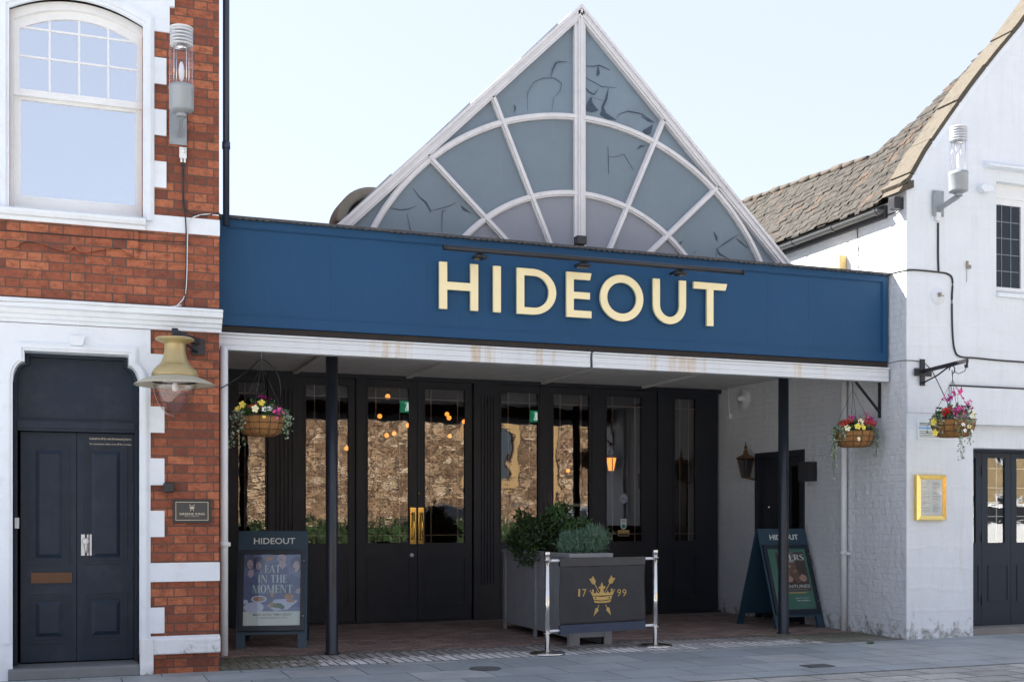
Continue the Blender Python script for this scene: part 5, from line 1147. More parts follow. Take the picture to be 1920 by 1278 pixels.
def a_board(label, c, rz, wd, spread, H_, kind):
    t = thing('a_board', label, 'A-board', (c[0], c[1], .006), 'pavement advertising boards', rz)
    lean = spread * .48; zf = .16
    def mpf(u, y, v): f = v / H_; return (u, f * lean + y * .95, v)       # front face, leaning back
    def slab(x0, x1, z0, z1, d0, d1):
        return [Vector(mpf(x, d, z)) for d in (d0, d1) for x, z in ((x0, z0), (x1, z0), (x1, z1), (x0, z1))]
    def addslab(mb, *a): mb.add(slab(*a), [(0, 1, 2, 3), (7, 6, 5, 4), (0, 4, 5, 1), (1, 5, 6, 2), (2, 6, 7, 3), (3, 7, 4, 0)])
    h = wd / 2
    m = MB(); addslab(m, -h, h, zf, H_, 0, .022); m.build('front_panel', board_blue, t, local=True, bevel=.003)
    for sx_ in (-1, 1): m = MB(); addslab(m, min(sx_ * h, sx_ * (h - .11)), max(sx_ * h, sx_ * (h - .11)), 0, zf + .02, -.002, .05); m.build('leg', board_blue, t, local=True, bevel=.003)
    m = MB()
    for sx_ in (-1, 1):      # back frame
        x0, x1 = min(sx_ * h, sx_ * (h - .10)), max(sx_ * h, sx_ * (h - .10))
        v = [(x0, spread, 0), (x1, spread, 0), (x1, lean + .03, H_), (x0, lean + .03, H_)]; m.add([Vector(p) for p in v] + [Vector(p) + Vector((0, -.035, 0)) for p in v], [(0, 1, 2, 3), (7, 6, 5, 4), (0, 4, 5, 1), (1, 5, 6, 2), (2, 6, 7, 3), (3, 7, 4, 0)])
    def yb_(z): return spread + (lean + .03 - spread) * z / H_
    m.add([(-h + .1, yb_(.16) - .03, .16), (h - .1, yb_(.16) - .03, .16), (h - .1, yb_(H_) - .03, H_ - .01), (-h + .1, yb_(H_) - .03, H_ - .01), (-h + .1, yb_(.16) - .012, .16), (h - .1, yb_(.16) - .012, .16), (h - .1, yb_(H_) - .012, H_ - .01), (-h + .1, yb_(H_) - .012, H_ - .01)], [(0, 1, 2, 3), (7, 6, 5, 4), (0, 4, 5, 1), (1, 5, 6, 2), (2, 6, 7, 3), (3, 7, 4, 0)])
    m.build('back_panel', board_blue, t, local=True)
    fz0, fz1 = .21, H_ * .835; fx = h - .028
    m = MB()
    for a in ((-fx, -fx + .055, fz0, fz1), (fx - .055, fx, fz0, fz1), (-fx + .055, fx - .055, fz0, fz0 + .06), (-fx + .055, fx - .055, fz1 - .05, fz1)): addslab(m, *a, -.035, 0.001)
    m.build('poster_frame', board_dark, t, local=True, bevel=.002)
    X0, X1, Z0, Z1 = -fx + .055, fx - .055, fz0 + .06, fz1 - .05
    U = lambda u: X0 + (X1 - X0) * u; V = lambda v: Z0 + (Z1 - Z0) * v
    def layer(d): return lambda u, y, v: mpf(u, y * 0 - d + (y if y < 0 else 0), v)
    po = MB(); addslab(po, X0, X1, Z0, Z1, -.010, .001)
    def shape(mb, pts, d): mb.add([Vector(mpf(U(u), -d, V(v))) for u, v in pts] + [Vector(mpf(U(u), -d + .0008, V(v))) for u, v in pts], [list(range(len(pts))), list(range(2 * len(pts) - 1, len(pts) - 1, -1))] + [(i, (i + 1) % len(pts), len(pts) + (i + 1) % len(pts), len(pts) + i) for i in range(len(pts))])
    def ell(cx_, cy_, rx, ry, rot=0, n=20, a0=0, a1=360): return [(cx_ + rx * cos(radians(a0 + (a1 - a0) * i / n)) * cos(rot) - ry * sin(radians(a0 + (a1 - a0) * i / n)) * sin(rot) * .7, cy_ + rx * .7 * cos(radians(a0 + (a1 - a0) * i / n)) * sin(rot) + ry * sin(radians(a0 + (a1 - a0) * i / n)) * cos(rot)) for i in range(n)]
    m = MB(); text_into(m, 'HIDEOUT', -.30 * wd + .02, .34 * wd - .02, H_ * .885, H_ * .885 + .075, lambda u, y, v: mpf(u, y - .0005, v), .006, .012); m.build('lettering', print_white, t, local=True)
    if kind == 0:
        P_ = po.build('poster', pm('poster_navy', (.14, .20, .36), .35, var=.35, scale=7, bmp=0), t, local=True)
        skin = pm('poster_skin', (.42, .36, .42), .4, var=.25, scale=25, bmp=0); hair = pm('poster_hair', (.08, .11, .20), .4, var=.3, bmp=0); pale = pm('poster_pale', (.50, .60, .78), .4, var=.3, scale=20, bmp=0); warm = pm('poster_food', (.38, .24, .12), .4, var=.6, scale=45, bmp=0)
        grn = pm('poster_green', (.10, .20, .10), .4, var=.6, scale=40, bmp=0); navy2 = pm('poster_cloth', (.085, .13, .27), .4, var=.25, scale=12, bmp=0)
        m = MB()   # bodies
        for pts in ([(0, .22), (0, .68), (.08, .72), (.22, .66), (.28, .45), (.30, .25)], [(.30, .3), (.28, .7), (.4, .86), (.6, .88), (.78, .8), (.82, .3)], [(.72, .25), (.70, .5), (.82, .72), (1, .66), (1, .25)]): shape(m, pts, .0112)
        m.build('printed_clothes', navy2, P_, local=True)
        m = MB(); shape(m, ell(.10, .885, .115, .10), .0122); shape(m, ell(.26, .86, .11, .105), .0122); shape(m, ell(.64, .985, .13, .06)[:11], .0122); shape(m, ell(.93, .86, .11, .11), .0122); m.build('printed_hair', hair, P_, local=True)
        for nm_, P3 in (('printed_face', ell(.10, .855, .052, .066, .15)), ('printed_face', ell(.25, .83, .048, .058, -.1)), ('printed_face', ell(.66, .94, .08, .059)), ('printed_neck', [(.62, .90), (.60, .84), (.68, .78), (.75, .84), (.72, .90)]), ('printed_face', ell(.92, .82, .062, .080, -.25)), ('printed_hand', [(.08, .77), (.06, .70), (.12, .66), (.17, .72), (.15, .78)]), ('printed_hand', [(.93, .50), (.90, .46), (.97, .43), (1, .46), (1, .52)])):
            m = MB(); shape(m, P3, .0132 if nm_ == 'printed_face' else .0136); m.build(nm_, skin, P_, local=True)
        m = MB(); shape(m, ell(.885, .785, .016, .022), .0142); shape(m, ell(.11, .825, .022, .008), .0142); shape(m, ell(.25, .805, .020, .007), .0142); shape(m, ell(.65, .918, .026, .007), .0142)
        for cx_, cy_ in ((.075, .872), (.13, .876), (.23, .85), (.275, .852), (.885, .842), (.945, .85)): shape(m, ell(cx_, cy_, .010, .003, n=8), .0142)
        m.build('printed_mouths', hair, P_, local=True)
        m = MB(); shape(m, ell(.27, .365, .14, .05), .0132); shape(m, ell(.18, .25, .18, .075), .0132); shape(m, [(.42, .27), (.55, .20), (.78, .22), (.96, .34), (.80, .37), (.55, .36)], .0132); shape(m, ell(.03, .33, .05, .03), .0132); m.build('printed_plates', pale, P_, local=True)
        m = MB(); shape(m, ell(.27, .368, .105, .034), .0142); shape(m, ell(.80, .40, .085, .04), .0142); shape(m, ell(.83, .34, .08, .022), .0142); shape(m, ell(.50, .285, .05, .04), .0142); shape(m, ell(.5, .44, .04, .05), .0142); shape(m, [(.36, .96), (.40, .90), (.48, .91), (.53, .96)], .0142); m.build('printed_food', warm, P_, local=True)
        m = MB(); shape(m, ell(.60, .275, .09, .035), .0147); shape(m, ell(.68, .25, .05, .03), .0147); m.build('printed_salad', grn, P_, local=True)
        m = MB(); shape(m, [(0, 0), (1, 0), (1, .195), (0, .195)], .0118); m.build('poster_footer', pm('poster_mint', (.62, .74, .70), .5, var=.04, bmp=0), P_, local=True)
        m = MB(); ml = lambda u, y, v: mpf(u, -.016 + y, v)
        serif(m, 'EAT', U(.36), U(.64), V(.735), V(.845), ml); serif(m, 'IN THE', U(.245), U(.76), V(.595), V(.705), ml); serif(m, 'MOMENT', U(.15), U(.86), V(.45), V(.565), ml); m.build('poster_title', print_teal, P_, local=True)
        m = MB(); text_into(m, 'MAKE GOOD TIMES GREAT', U(.17), U(.85), V(.135), V(.165), lambda u, y, v: mpf(u, -.0125 + y, v), .001, .012); text_into(m, '5 small plates for £15', U(.25), U(.77), V(.09), V(.12), lambda u, y, v: mpf(u, -.0125 + y, v), .001, .01); m.build('poster_small_text', print_dark, P_, local=True)
    else:
        P_ = po.build('poster', pm('poster_green_bg', (.050, .17, .125), .35, var=.1, bmp=0), t, local=True)
        m = MB(); shape(m, [(.20, .29), (.95, .285), (.93, .93), (.20, .93)], .0112); m.build('printed_photo', pm('photo_brown', (.055, .036, .026), .4, var=.8, scale=22, bmp=0), P_, local=True)
        m = MB(); shape(m, [(.50, .77), (.66, .78), (.74, .44), (.64, .42), (.56, .50)], .0122); shape(m, [(.33, .70), (.54, .70), (.52, .45), (.36, .45)], .0120); m.build('printed_beer', pm('beer_brown', (.16, .07, .035), .35, var=.6, scale=30, bmp=0), P_, local=True)
        m = MB(); shape(m, [(.495, .77), (.51, .80), (.58, .815), (.65, .80), (.66, .775), (.58, .76)], .0132); shape(m, ell(.44, .70, .11, .022), .0132); text_into(m, 'LOST', U(.585), U(.67), V(.60), V(.635), lambda u, y, v: mpf(u, -.0132 + y, v), .0008, .02); text_into(m, 'DUKE', U(.60), U(.68), V(.55), V(.585), lambda u, y, v: mpf(u, -.0132 + y, v), .0008, .02) if False else None; m.build('printed_foam', print_grey, P_, local=True)
        m = MB(); shape(m, [(.72, .47), (.70, .51), (.78, .57), (.88, .54), (.90, .48), (.82, .44)], .0136); shape(m, [(.36, .52), (.46, .55), (.55, .50), (.50, .44), (.36, .45)], .0136); m.build('printed_hand', pm('hand_skin', (.42, .26, .20), .5, var=.3, scale=25, bmp=0), P_, local=True)
        m = MB(); serif(m, 'BEERS', U(.26), U(.92), V(.80), V(.895), lambda u, y, v: mpf(u, -.0142 + y, v)); text_into(m, 'CENTURIES', U(.24), U(.93), V(.345), V(.395), lambda u, y, v: mpf(u, -.0142 + y, v), .001, .0); m.build('poster_title', print_white, P_, local=True)
        m = MB(); text_into(m, 'BRAND NEW', U(.34), U(.66), V(.915), V(.935), lambda u, y, v: mpf(u, -.012 + y, v), .0008, .0); text_into(m, 'IN THE MAKING', U(.30), U(.86), V(.305), V(.325), lambda u, y, v: mpf(u, -.012 + y, v), .0008, .0); m.build('poster_small_text', print_grey, P_, local=True)
        m = MB(); shape(m, [(.22, .255), (.80, .255), (.84, .275), (.22, .275)], .0116); m.build('poster_stroke', crest_gold, P_, local=True)
        m = MB(); text_into(m, 'ENJOY A PINT', U(.50), U(.86), V(.165), V(.185), lambda u, y, v: mpf(u, -.012 + y, v), .0008, .0); text_into(m, 'OR SHARE 4', U(.53), U(.86), V(.125), V(.147), lambda u, y, v: mpf(u, -.012 + y, v), .0008, .02); m.build('poster_offer', print_white, P_, local=True)
    m = MB(); addslab(m, X0, X1, Z0, Z1, -.0215, -.0205); m.build('glass', poster_glass, t, local=True)
    for zz in (.27, .74): m = MB(); m.sph(mpf(h - .045, -.036, H_ * zz), .010, 10, 6); m.build('screw', steel, t, local=True)
    return t
g1, g2 = gnd(441, 1217), gnd(575, 1215)
a_board('blue A-board with a poster reading EAT IN THE MOMENT, beside the brick pier', ((g1[0] + g2[0]) / 2, (g1[1] + g2[1]) / 2), atan2(g2[1] - g1[1], g2[0] - g1[0]), math.hypot(g2[0] - g1[0], g2[1] - g1[1]), .9, 1.40, 0)
g1, g2 = (9.27, 1.66), (10.09, 1.70)
a_board('blue A-board with a green beer poster, partly hidden by the right post', ((g1[0] + g2[0]) / 2, (g1[1] + g2[1]) / 2), atan2(g2[1] - g1[1], g2[0] - g1[0]), .83, .98, 1.40, 1)

# ------------------------------------------------------------ planter and its plants
pw = pm('planter_wood', (0.26, 0.268, 0.29), .65, var=.2, scale=8, bmp=.3, bscale=40, dirt=.35, dirtcol=(.16, .155, .15), dscale=6)
pl_x0, pl_x1, pl_y0, pl_y1, ph = 5.775, 6.335, .84, 3.20, 1.13
t = thing('planter', 'tall grey wooden trough planter with slanted boards behind the banner', 'planter', ((pl_x0 + pl_x1) / 2, (pl_y0 + pl_y1) / 2, 0))
m = MB(); m.box(pl_x0 + .03, pl_x1 - .03, pl_y0 + .03, pl_y1 - .03, .12, ph - .06); m.build('box', pw, t)
n_b = 0
def slant(mb, X, y0, y1, z0, z1, d):   # diagonal boards on the left face
    n = 9; wv = .10; sl_ = .9 * d
    for i in range(-12, 30):
        a = y0 + i * .115
        P = [(a, z0), (a + .108, z0), (a + .108 + (z1 - z0) * sl_, z1), (a + (z1 - z0) * sl_, z1)]
        P = clip(P, 1, 0, y0); P = clip(P, -1, 0, -y1)
        if len(P) >= 3: mb.prism(P, X - .012, X, 'YZ')
ym_ = (pl_y0 + pl_y1) / 2
m = MB(); slant(m, pl_x0 + .03, pl_y0 + .08, ym_ - .03, .16, ph - .13, 1); slant(m, pl_x0 + .03, ym_ + .03, pl_y1 - .08, .16, ph - .13, 1)
for i in range(6): m.box(pl_x0 + .08 + i * .068, pl_x0 + .142 + i * .068, pl_y0 + .018, pl_y0 + .03, .16, ph - .13)
m.build('slanted_boards', pw, t)
m = MB()
for y0, y1 in ((pl_y0, pl_y0 + .085), (ym_ - .035, ym_ + .035), (pl_y1 - .085, pl_y1)): m.box(pl_x0, pl_x0 + .03, y0, y1, .0, ph - .05)
for z0, z1 in ((.10, .17), (ph - .14, ph - .05)):
    m.box(pl_x0 + .004, pl_x0 + .03, pl_y0 + .085, ym_ - .035, z0, z1); m.box(pl_x0 + .004, pl_x0 + .03, ym_ + .035, pl_y1 - .085, z0, z1)
m.build('frame', pw, t, bevel=.003)
for x in (pl_x0 + .03, pl_x1 - .10): m = MB(); m.box(x, x + .10, pl_y0 - .01, pl_y0 + .09, .0, .55); m.build('leg', pw, t, bevel=.004)
m = MB(); m.box(pl_x0 + .13, pl_x1 - .10, pl_y0 + .0, pl_y0 + .03, .10, .19); m.box(pl_x0 + .10, pl_x0 + .2, pl_y0 - .005, pl_y0 + .02, .19, .20); m.box(pl_x1 - .1, pl_x1, pl_y0 + .02, pl_y1, .0, ph - .05); m.build('cross_rail', pw, t)
m = MB(); e = .07; m.prism([(pl_x0 - .015, pl_y0 - .015), (pl_x1 + .015, pl_y0 - .015), (pl_x1 + .015, pl_y0 + e), (pl_x0 - .015, pl_y0 + e)], ph - .05, ph, 'XY'); m.box(pl_x0 - .015, pl_x0 + e, pl_y0 + e, pl_y1 + .015, ph - .05, ph); m.box(pl_x1 - e, pl_x1 + .015, pl_y0 + e, pl_y1 + .015, ph - .05, ph); m.box(pl_x0 + e, pl_x1 - e, pl_y1 - e, pl_y1 + .015, ph - .05, ph)
m.build('rim', pm('planter_rim', (.28, .285, .30), .6, var=.15, bmp=.2, dirt=.3), t, bevel=.004)
m = MB(); m.box(pl_x0 + .05, pl_x1 - .05, pl_y0 + .05, pl_y1 - .05, ph - .10, ph - .055); m.build('soil', soil, t)

def leaves(mb, pts, size, asp=2.2, up=.3, var=.5, curl=.25):
    for p in pts:
        d = Vector((random.gauss(0, 1), random.gauss(0, 1), random.gauss(0, 1) + up)).normalized(); a = d.cross(Vector((random.gauss(0, 1), random.gauss(0, 1), random.gauss(0, 1)))).normalized(); n = d.cross(a)
        L = size * random.uniform(1 - var, 1 + var); w = L / asp
        p = Vector(p); mb.add([p, p + d * L * .5 + a * w * .5 + n * w * curl, p + d * L, p + d * L * .5 - a * w * .5 + n * w * curl], [(0, 1, 2), (0, 2, 3)])
def inball(c, r, n, shell=.5):
    out = []
    while len(out) < n:
        v = Vector((random.uniform(-1, 1), random.uniform(-1, 1), random.uniform(-1, 1)))
        if shell < v.length <= 1: out.append(Vector(c) + Vector((v.x * r[0], v.y * r[1], v.z * r[2])))
    return out
def shrub(label, base, clumps, nleaf, size, m_leaf, name='shrub', asp=2.2, up=.3, stems=9, cat='shrub'):
    t = thing(name, label, cat, base); f = MB(); st_ = MB()
    for c, r, w in clumps: leaves(f, inball(c, r, int(nleaf * w), .35), size, asp, up)
    for i in range(stems):
        c, r, w = clumps[i % len(clumps)]; tip = Vector(c) + Vector((random.uniform(-1, 1) * r[0], random.uniform(-1, 1) * r[1], r[2] * .6)); b = Vector(base)
        b = b + Vector((random.uniform(-.08, .08), random.uniform(-.1, .1), 0)); mid_ = (b + tip) / 2 + Vector((0, 0, .05)); st_.tube([b, mid_, tip], [.010, .007, .003], 5)
        for k in range(8):
            q = mid_.lerp(tip, k / 8); leaves(f, [q] * 2, size, asp, up)
    f.build('foliage', m_leaf, t, fix=False); st_.build('stem', pm('bark', (.07, .05, .035), .9), t); return t
zz = ph - .06
shrub('dark leafy shrub at the back of the planter', (5.98, 2.2, zz), [((5.93, 2.25, 1.32), (.34, .55, .20), 1.0), ((6.02, 1.9, 1.43), (.30, .38, .20), .7), ((5.90, 2.6, 1.20), (.28, .35, .16), .5), ((6.22, 1.85, 1.28), (.32, .35, .24), .7), ((5.82, 2.5, 1.55), (.13, .16, .12), .13), ((6.12, 1.85, 1.66), (.12, .12, .10), .10), ((6.38, 1.7, 1.42), (.10, .12, .12), .10), ((5.74, 2.2, 1.08), (.10, .45, .16), .2)], 1500, .066, leaf_dark, asp=2.4)
shrub('grey green lavender bush at the front of the planter', (6.1, 1.15, zz), [((6.06, 1.2, 1.22), (.28, .36, .17), 1.3), ((6.2, 1.1, 1.28), (.22, .26, .17), .8), ((5.95, 1.15, 1.16), (.16, .2, .1), .4)], 1700, .075, leaf_lav, name='lavender', asp=9, up=1.6, stems=14, cat='lavender')
t = thing('spiky_plant', 'spiky dark purple cordyline rising from the middle of the shrub', 'plant', (6.0, 1.95, zz)); f = MB()
for i in range(26):
    a = random.uniform(0, 2 * pi); r = random.uniform(.05, .22); hgt = random.uniform(.55, .95); b = Vector((6.0, 1.95, zz)); tip = b + Vector((r * cos(a), r * sin(a), hgt)); w = Vector((-sin(a), cos(a), 0)) * .014; mid_ = b.lerp(tip, .5) + Vector((0, 0, .04))
    f.add([b - w * .6, b + w * .6, mid_ + w, tip, mid_ - w], [(0, 1, 2, 3, 4)])
f.build('leaves', leaf_cord, t, fix=False)
shrub('bright green sprigs growing above the dark shrub', (6.05, 1.75, zz), [((5.98, 1.75, 1.60), (.12, .16, .18), .5), ((6.3, 1.7, 1.45), (.14, .16, .12), .4), ((6.1, 1.6, 1.42), (.15, .1, .1), .25)], 420, .06, leaf_mid, name='leafy_sprigs', asp=3, up=.6, stems=6, cat='plant')

# ------------------------------------------------------------ barrier with banner
B0 = Vector((*gnd(1026, 1226), 0)); B1 = Vector((*gnd(1226, 1211), 0)); B1.y = min(B1.y, .42)
t = thing('cafe_barrier', 'chrome post barrier carrying a dark banner with a gold crown and 1799', 'barrier', tuple((B0 + B1) / 2))
for p in (B0, B1):
    m = MB(); m.tube([(p.x, p.y, .02), (p.x, p.y, 1.10)], .0285, 20); m.lathe([(0, 1.10), (.034, 1.10), (.036, 1.17), (.033, 1.178), (0, 1.178)], p, 20)
    for z in (.245, 1.085): m.lathe([(.028, z - .005), (.050, z - .005), (.050, z + .003), (.028, z + .003)], p, 20)
    ps = m.build('post', steel, t); m = MB(); m.lathe([(0, 0.006), (.205, .006), (.21, .014), (.20, .026), (.06, .04), (.03, .05), (0, .05)], p, 36); m.build('base', steel, ps)
U1 = (B1 - B0); BL = U1.length; U1.normalize(); N1 = Vector((U1.y, -U1.x, 0))
def BP(s, z, d=0): return B0 + U1 * s + Vector((0, 0, z)) + N1 * d
for z in (1.075, .265): m = MB(); m.tube([BP(.02, z), BP(.16, z)], .016, 10); m.tube([BP(BL - .16, z), BP(BL - .02, z)], .016, 10); m.tube([BP(.1, z), BP(BL - .1, z)], .012, 10); m.build('rail', alu, t)
s0, s1 = .165, BL - .165; zb_, zt_ = .225, 1.06
def bd(s, z): return .012 + .010 * sin(s * 9 + z * 5) * sin(pi * (z - zb_) / (zt_ - zb_)) + .004 * sin(s * 22 - z * 9)
nu, nv = 40, 20; m = MB(); v = [BP(s0 + (s1 - s0) * i / nu, zb_ + .10 + (zt_ - .05 - zb_ - .10) * j / nv, bd(s0 + (s1 - s0) * i / nu, zb_ + .1 + (zt_ - .15 - zb_) * j / nv)) for j in range(nv + 1) for i in range(nu + 1)]
m.add(v, [(j * (nu + 1) + i, j * (nu + 1) + i + 1, (j + 1) * (nu + 1) + i + 1, (j + 1) * (nu + 1) + i) for j in range(nv) for i in range(nu)], True)
bo = m.build('banner', banner_cloth, t, fix=False); sd_ = bo.modifiers.new('s', 'SOLIDIFY'); sd_.thickness = .003; sd_.offset = -1
m = MB(); q = [BP(s0, zb_, .02), BP(s1, zb_, .02), BP(s1, zb_ + .10, .02), BP(s0, zb_ + .10, .02)]; m.add(q + [p - N1 * .035 for p in q], [(0, 1, 2, 3), (7, 6, 5, 4), (0, 4, 5, 1), (1, 5, 6, 2), (2, 6, 7, 3), (3, 7, 4, 0)]); m.build('bottom_hem', banner_hem, bo)
m = MB(); q = [BP(s0, zt_ - .055, .02), BP(s1, zt_ - .055, .02), BP(s1, zt_ + .04, .02), BP(s0, zt_ + .04, .02)]; m.add(q + [p - N1 * .035 for p in q], [(0, 1, 2, 3), (7, 6, 5, 4), (0, 4, 5, 1), (1, 5, 6, 2), (2, 6, 7, 3), (3, 7, 4, 0)]); m.build('top_hem', board_dark, bo)
def cast(px, py):   # point of the banner plane seen at a pixel
    d = Vector((tan(TH + atan((px - 960) / FPX)), 1, 0)); o = Vector((0, -DIST, 0))
    den = d.x * N1.x + d.y * N1.y; k = ((B0 - o).dot(N1)) / den; P = o + d * k; Zc = P.x * sin(TH) + (P.y + DIST) * cos(TH); return (P - B0).dot(U1), EYE + (HOR - py) * Zc / FPX
cs, czz = cast(1128, 1113)
m = MB(); MPB = lambda s, z, d: BP(s, z, bd(s, z) + .003 + d)
crown_into(m, MPB, cs, czz, .185, .002); m.build('crest', crest_gold, bo)
m = MB()
for st_, pa, pb in (('1', 1082, 1085.5), ('7', 1090, 1097.5), ('9', 1156, 1163), ('9', 1165.5, 1172.5)):
    m = MB()
    a_ = cast(pa, 1118); b_ = cast(pb, 1105); text_into(m, st_, a_[0], b_[0], b_[1] - .075, b_[1] + .012, lambda u, y, v: BP(u, v, bd(u, v) + .003 - y), .002, .0)
    m.build('banner_digit', crest_gold, bo)
m = MB(); 
for sx_ in (-.55, 0, .55): m.lathe([(.010, 0), (.020, 0), (.020, .002), (.010, .002)], (0, 0, 0), 10) if False else None
dz = MB()
for u_ in (-.55, 0, .55):
    c_ = MPB(cs + u_ * .185, czz - .265 * .185 + abs(u_) * .01, .0026); dz.sph(c_, .011, 8, 4, (1, .15, 1))
dz.build('crown_jewel', banner_cloth, bo)

# ------------------------------------------------------------ hanging baskets
def petal_flower(store, c, r, col, facing=None):
    d = facing or Vector((random.uniform(-.5, .3), -1, random.uniform(-.1, .6))).normalized(); a = d.orthogonal().normalized(); b = d.cross(a); c = Vector(c); mb = MB(); store.append(('petunia', col, mb))
    for k in range(5):
        t = 2 * pi * k / 5 + random.uniform(-.1, .1); u = a * cos(t) + b * sin(t); w = a * -sin(t) + b * cos(t)
        mb.add([c, c + u * r * .6 + w * r * .42 + d * r * .25, c + u * r + w * r * .2 + d * r * .3, c + u * r - w * r * .2 + d * r * .3, c + u * r * .6 - w * r * .42 + d * r * .25], [(0, 1, 2, 3, 4)])
    mb.sph(c + d * r * .15, r * .16, 6, 4)
def ball_flower(store, c, r, col):
    mb = MB(); store.append(('geranium', col, mb))
    for p in inball(c, (r, r, r * .85), 26, .5): 
        leaves(mb, [p], r * .55, 1.1, 0)
def trail(store, p, L, sw=.034, n=None, size=.034):
    p = Vector(p); path = [p]; m_ = store['ivy']; k = int(L / .035)
    dx_, dy_ = random.uniform(-.3, .3), random.uniform(-.3, .3)
    for i in range(k):
        p = p + Vector((dx_ * .03 + random.uniform(-.010, .010), dy_ * .03 + random.uniform(-.01, .01), -.033)); dx_ *= .8; dy_ *= .8; path.append(p)
        leaves(m_, [p + Vector((random.uniform(-sw, sw), random.uniform(-sw, sw), random.uniform(-.015, .015)))], size, 1.25, -.2, .35); 
        if random.random() < .7: leaves(m_, [p + Vector((random.uniform(-sw, sw), random.uniform(-sw, sw), 0))], size, 1.25, -.2, .35)
    store['vine'].tube(path, .003, 4)
def basket(label, c, R, hgt, hook, flowers, trails, seed):
    random.seed(seed); cx_, cy_, cz_ = c   # centre of the rim
    t = thing('hanging_basket', label, 'hanging basket', (cx_, cy_, cz_), 'flower baskets hanging along the pub front')
    prof = [(0, -hgt), (R * .55, -hgt * .98), (R * .80, -hgt * .86), (R * .93, -hgt * .55), (R * .985, -hgt * .2), (R, 0), (R * .93, .004), (R * .9, -.03), (0, -.03)]
    m = MB(); m.lathe(prof, c, 30); m.build('liner', coir, t)
    m = MB()
    for z, r in ((0, R + .004), (-hgt * .35, R * .985 + .004), (-hgt * .68, R * .90 + .004)):
        m.tube([(cx_ + r * cos(2 * pi * i / 30), cy_ + r * sin(2 * pi * i / 30), cz_ + z) for i in range(31)], .0035 if z else .006, 5)
    for k in range(14):
        a = 2 * pi * k / 14; m.tube([(cx_ + (r + .004) * cos(a), cy_ + (r + .004) * sin(a), cz_ + z) for r, z in prof[1:6]], .003, 5)
    m.build('wire_frame', pm('basket_wire', (.02, .03, .02), .5, bmp=0), t)
    m = MB()
    for k in range(4):
        a = pi / 4 + 2 * pi * k / 4 + .3; p0 = Vector((cx_ + R * cos(a), cy_ + R * sin(a), cz_)); p1 = Vector(hook); n = 34
        for i in range(n):
            q0, q1 = p0.lerp(p1, i / n), p0.lerp(p1, (i + .82) / n); m.tube([q0, q1], .0042 if i % 2 else .0026, 4)
    m.tube([hook, (hook[0], hook[1], hook[2] + .05)], .005, 5); m.build('chain', pm('chain', (.10, .10, .11), .4, .6, bmp=0), t)
    f = MB(); leaves(f, inball((cx_, cy_, cz_ + .03), (R * .98, R * .98, .085), 420, .3), .055, 1.7, .5); leaves(f, [(cx_ + random.uniform(-R, R) * .6, cy_ + random.uniform(-R, R) * .6, cz_ + random.uniform(.03, .16)) for _ in range(90)], .05, 2, .8); f.build('foliage', leaf_mid, t, fix=False)
    st = []; stk_ = []
    for (u, w, dpt, r, col, kind) in flowers:
        p = (cx_ + u * R, cy_ + dpt * R, cz_ + w)
        if kind == 'p': petal_flower(st, p, r, col)
        else: ball_flower(st, p, r, col)
        if w > .12: s_ = MB(); s_.tube([p, (p[0], p[1], cz_)], .003, 4); s_.build('flower_stalk', leaf_mid, t)
    for k_, col_, mb in st: mb.build(k_, fl[col_], t, fix=False)
    sv = {'ivy': MB(), 'vine': MB()}
    for (u, dpt, z, L, cnt) in trails:
        for _ in range(cnt): trail(sv, (cx_ + (u + random.uniform(-.08, .08)) * R, cy_ + (dpt + random.uniform(-.3, .3)) * R, cz_ + z + random.uniform(-.02, .03)), L * random.uniform(.7, 1))
    for (u, dpt, z, L, cnt) in trails: leaves(sv['ivy'], inball((cx_ + u * R * .92, cy_ + dpt * R, cz_ + z - .01), (.055, .1, .06), 36 * cnt // 2, 0), .032, 1.25, .1, .35)
    sv['ivy'].build('ivy', leaf_ivy, t, fix=False); sv['vine'].build('ivy_stem', leaf_mid, t)
    return t
c1 = (at(490, 783, .6)[0], .6, at(490, 781, .6)[1]); h1 = (at(490, 683, .6)[0], .6, at(490, 683, .6)[1])
basket('hanging basket with yellow and magenta petunias beside the brick pier', c1, .262, .215, h1,
    [(-.1, .13, -.7, .042, 'yellow', 'p'), (-.40, .065, -.85, .042, 'cream', 'p'), (-.82, .12, -.2, .04, 'yellow', 'p'), (-.98, .07, -.2, .035, 'yellow', 'p'), (.06, .17, -.3, .07, 'magenta', 'b'), (-.35, .08, -.4, .06, 'red', 'b'), (.55, .03, -.95, .055, 'pink', 'b'), (.35, .09, -.3, .05, 'magenta', 'b'), (.0, .065, -.8, .03, 'white', 'p'), (.12, .075, -.75, .03, 'white', 'p'), (.22, .07, -.75, .03, 'white', 'p'), (-.05, -.02, -1, .022, 'yellow', 'p'), (-.2, .09, -.5, .04, 'rose', 'b')],
    [(-1.05, -.2, .02, .42, 3), (-1.12, .2, 0, .50, 1), (-.95, -.5, 0, .25, 2), (1.0, -.3, .03, .28, 3), (1.1, 0, 0, .22, 2), (.9, -.5, -.02, .35, 1), (.75, -.5, .04, .12, 1)], 11)
m = MB(); m.tube([h1 and (h1[0], .6, h1[2] + .04), (h1[0], .6, zsf)], .006, 6); tag(m.build('basket_hook', steel), 'thin steel hook under the soffit holding the left basket', 'hook')
c2 = (at(1601, 808, .52)[0], .52, at(1601, 808, .52)[1]); h2 = (at(1599, 733, .52)[0], .52, at(1599, 730, .52)[1])
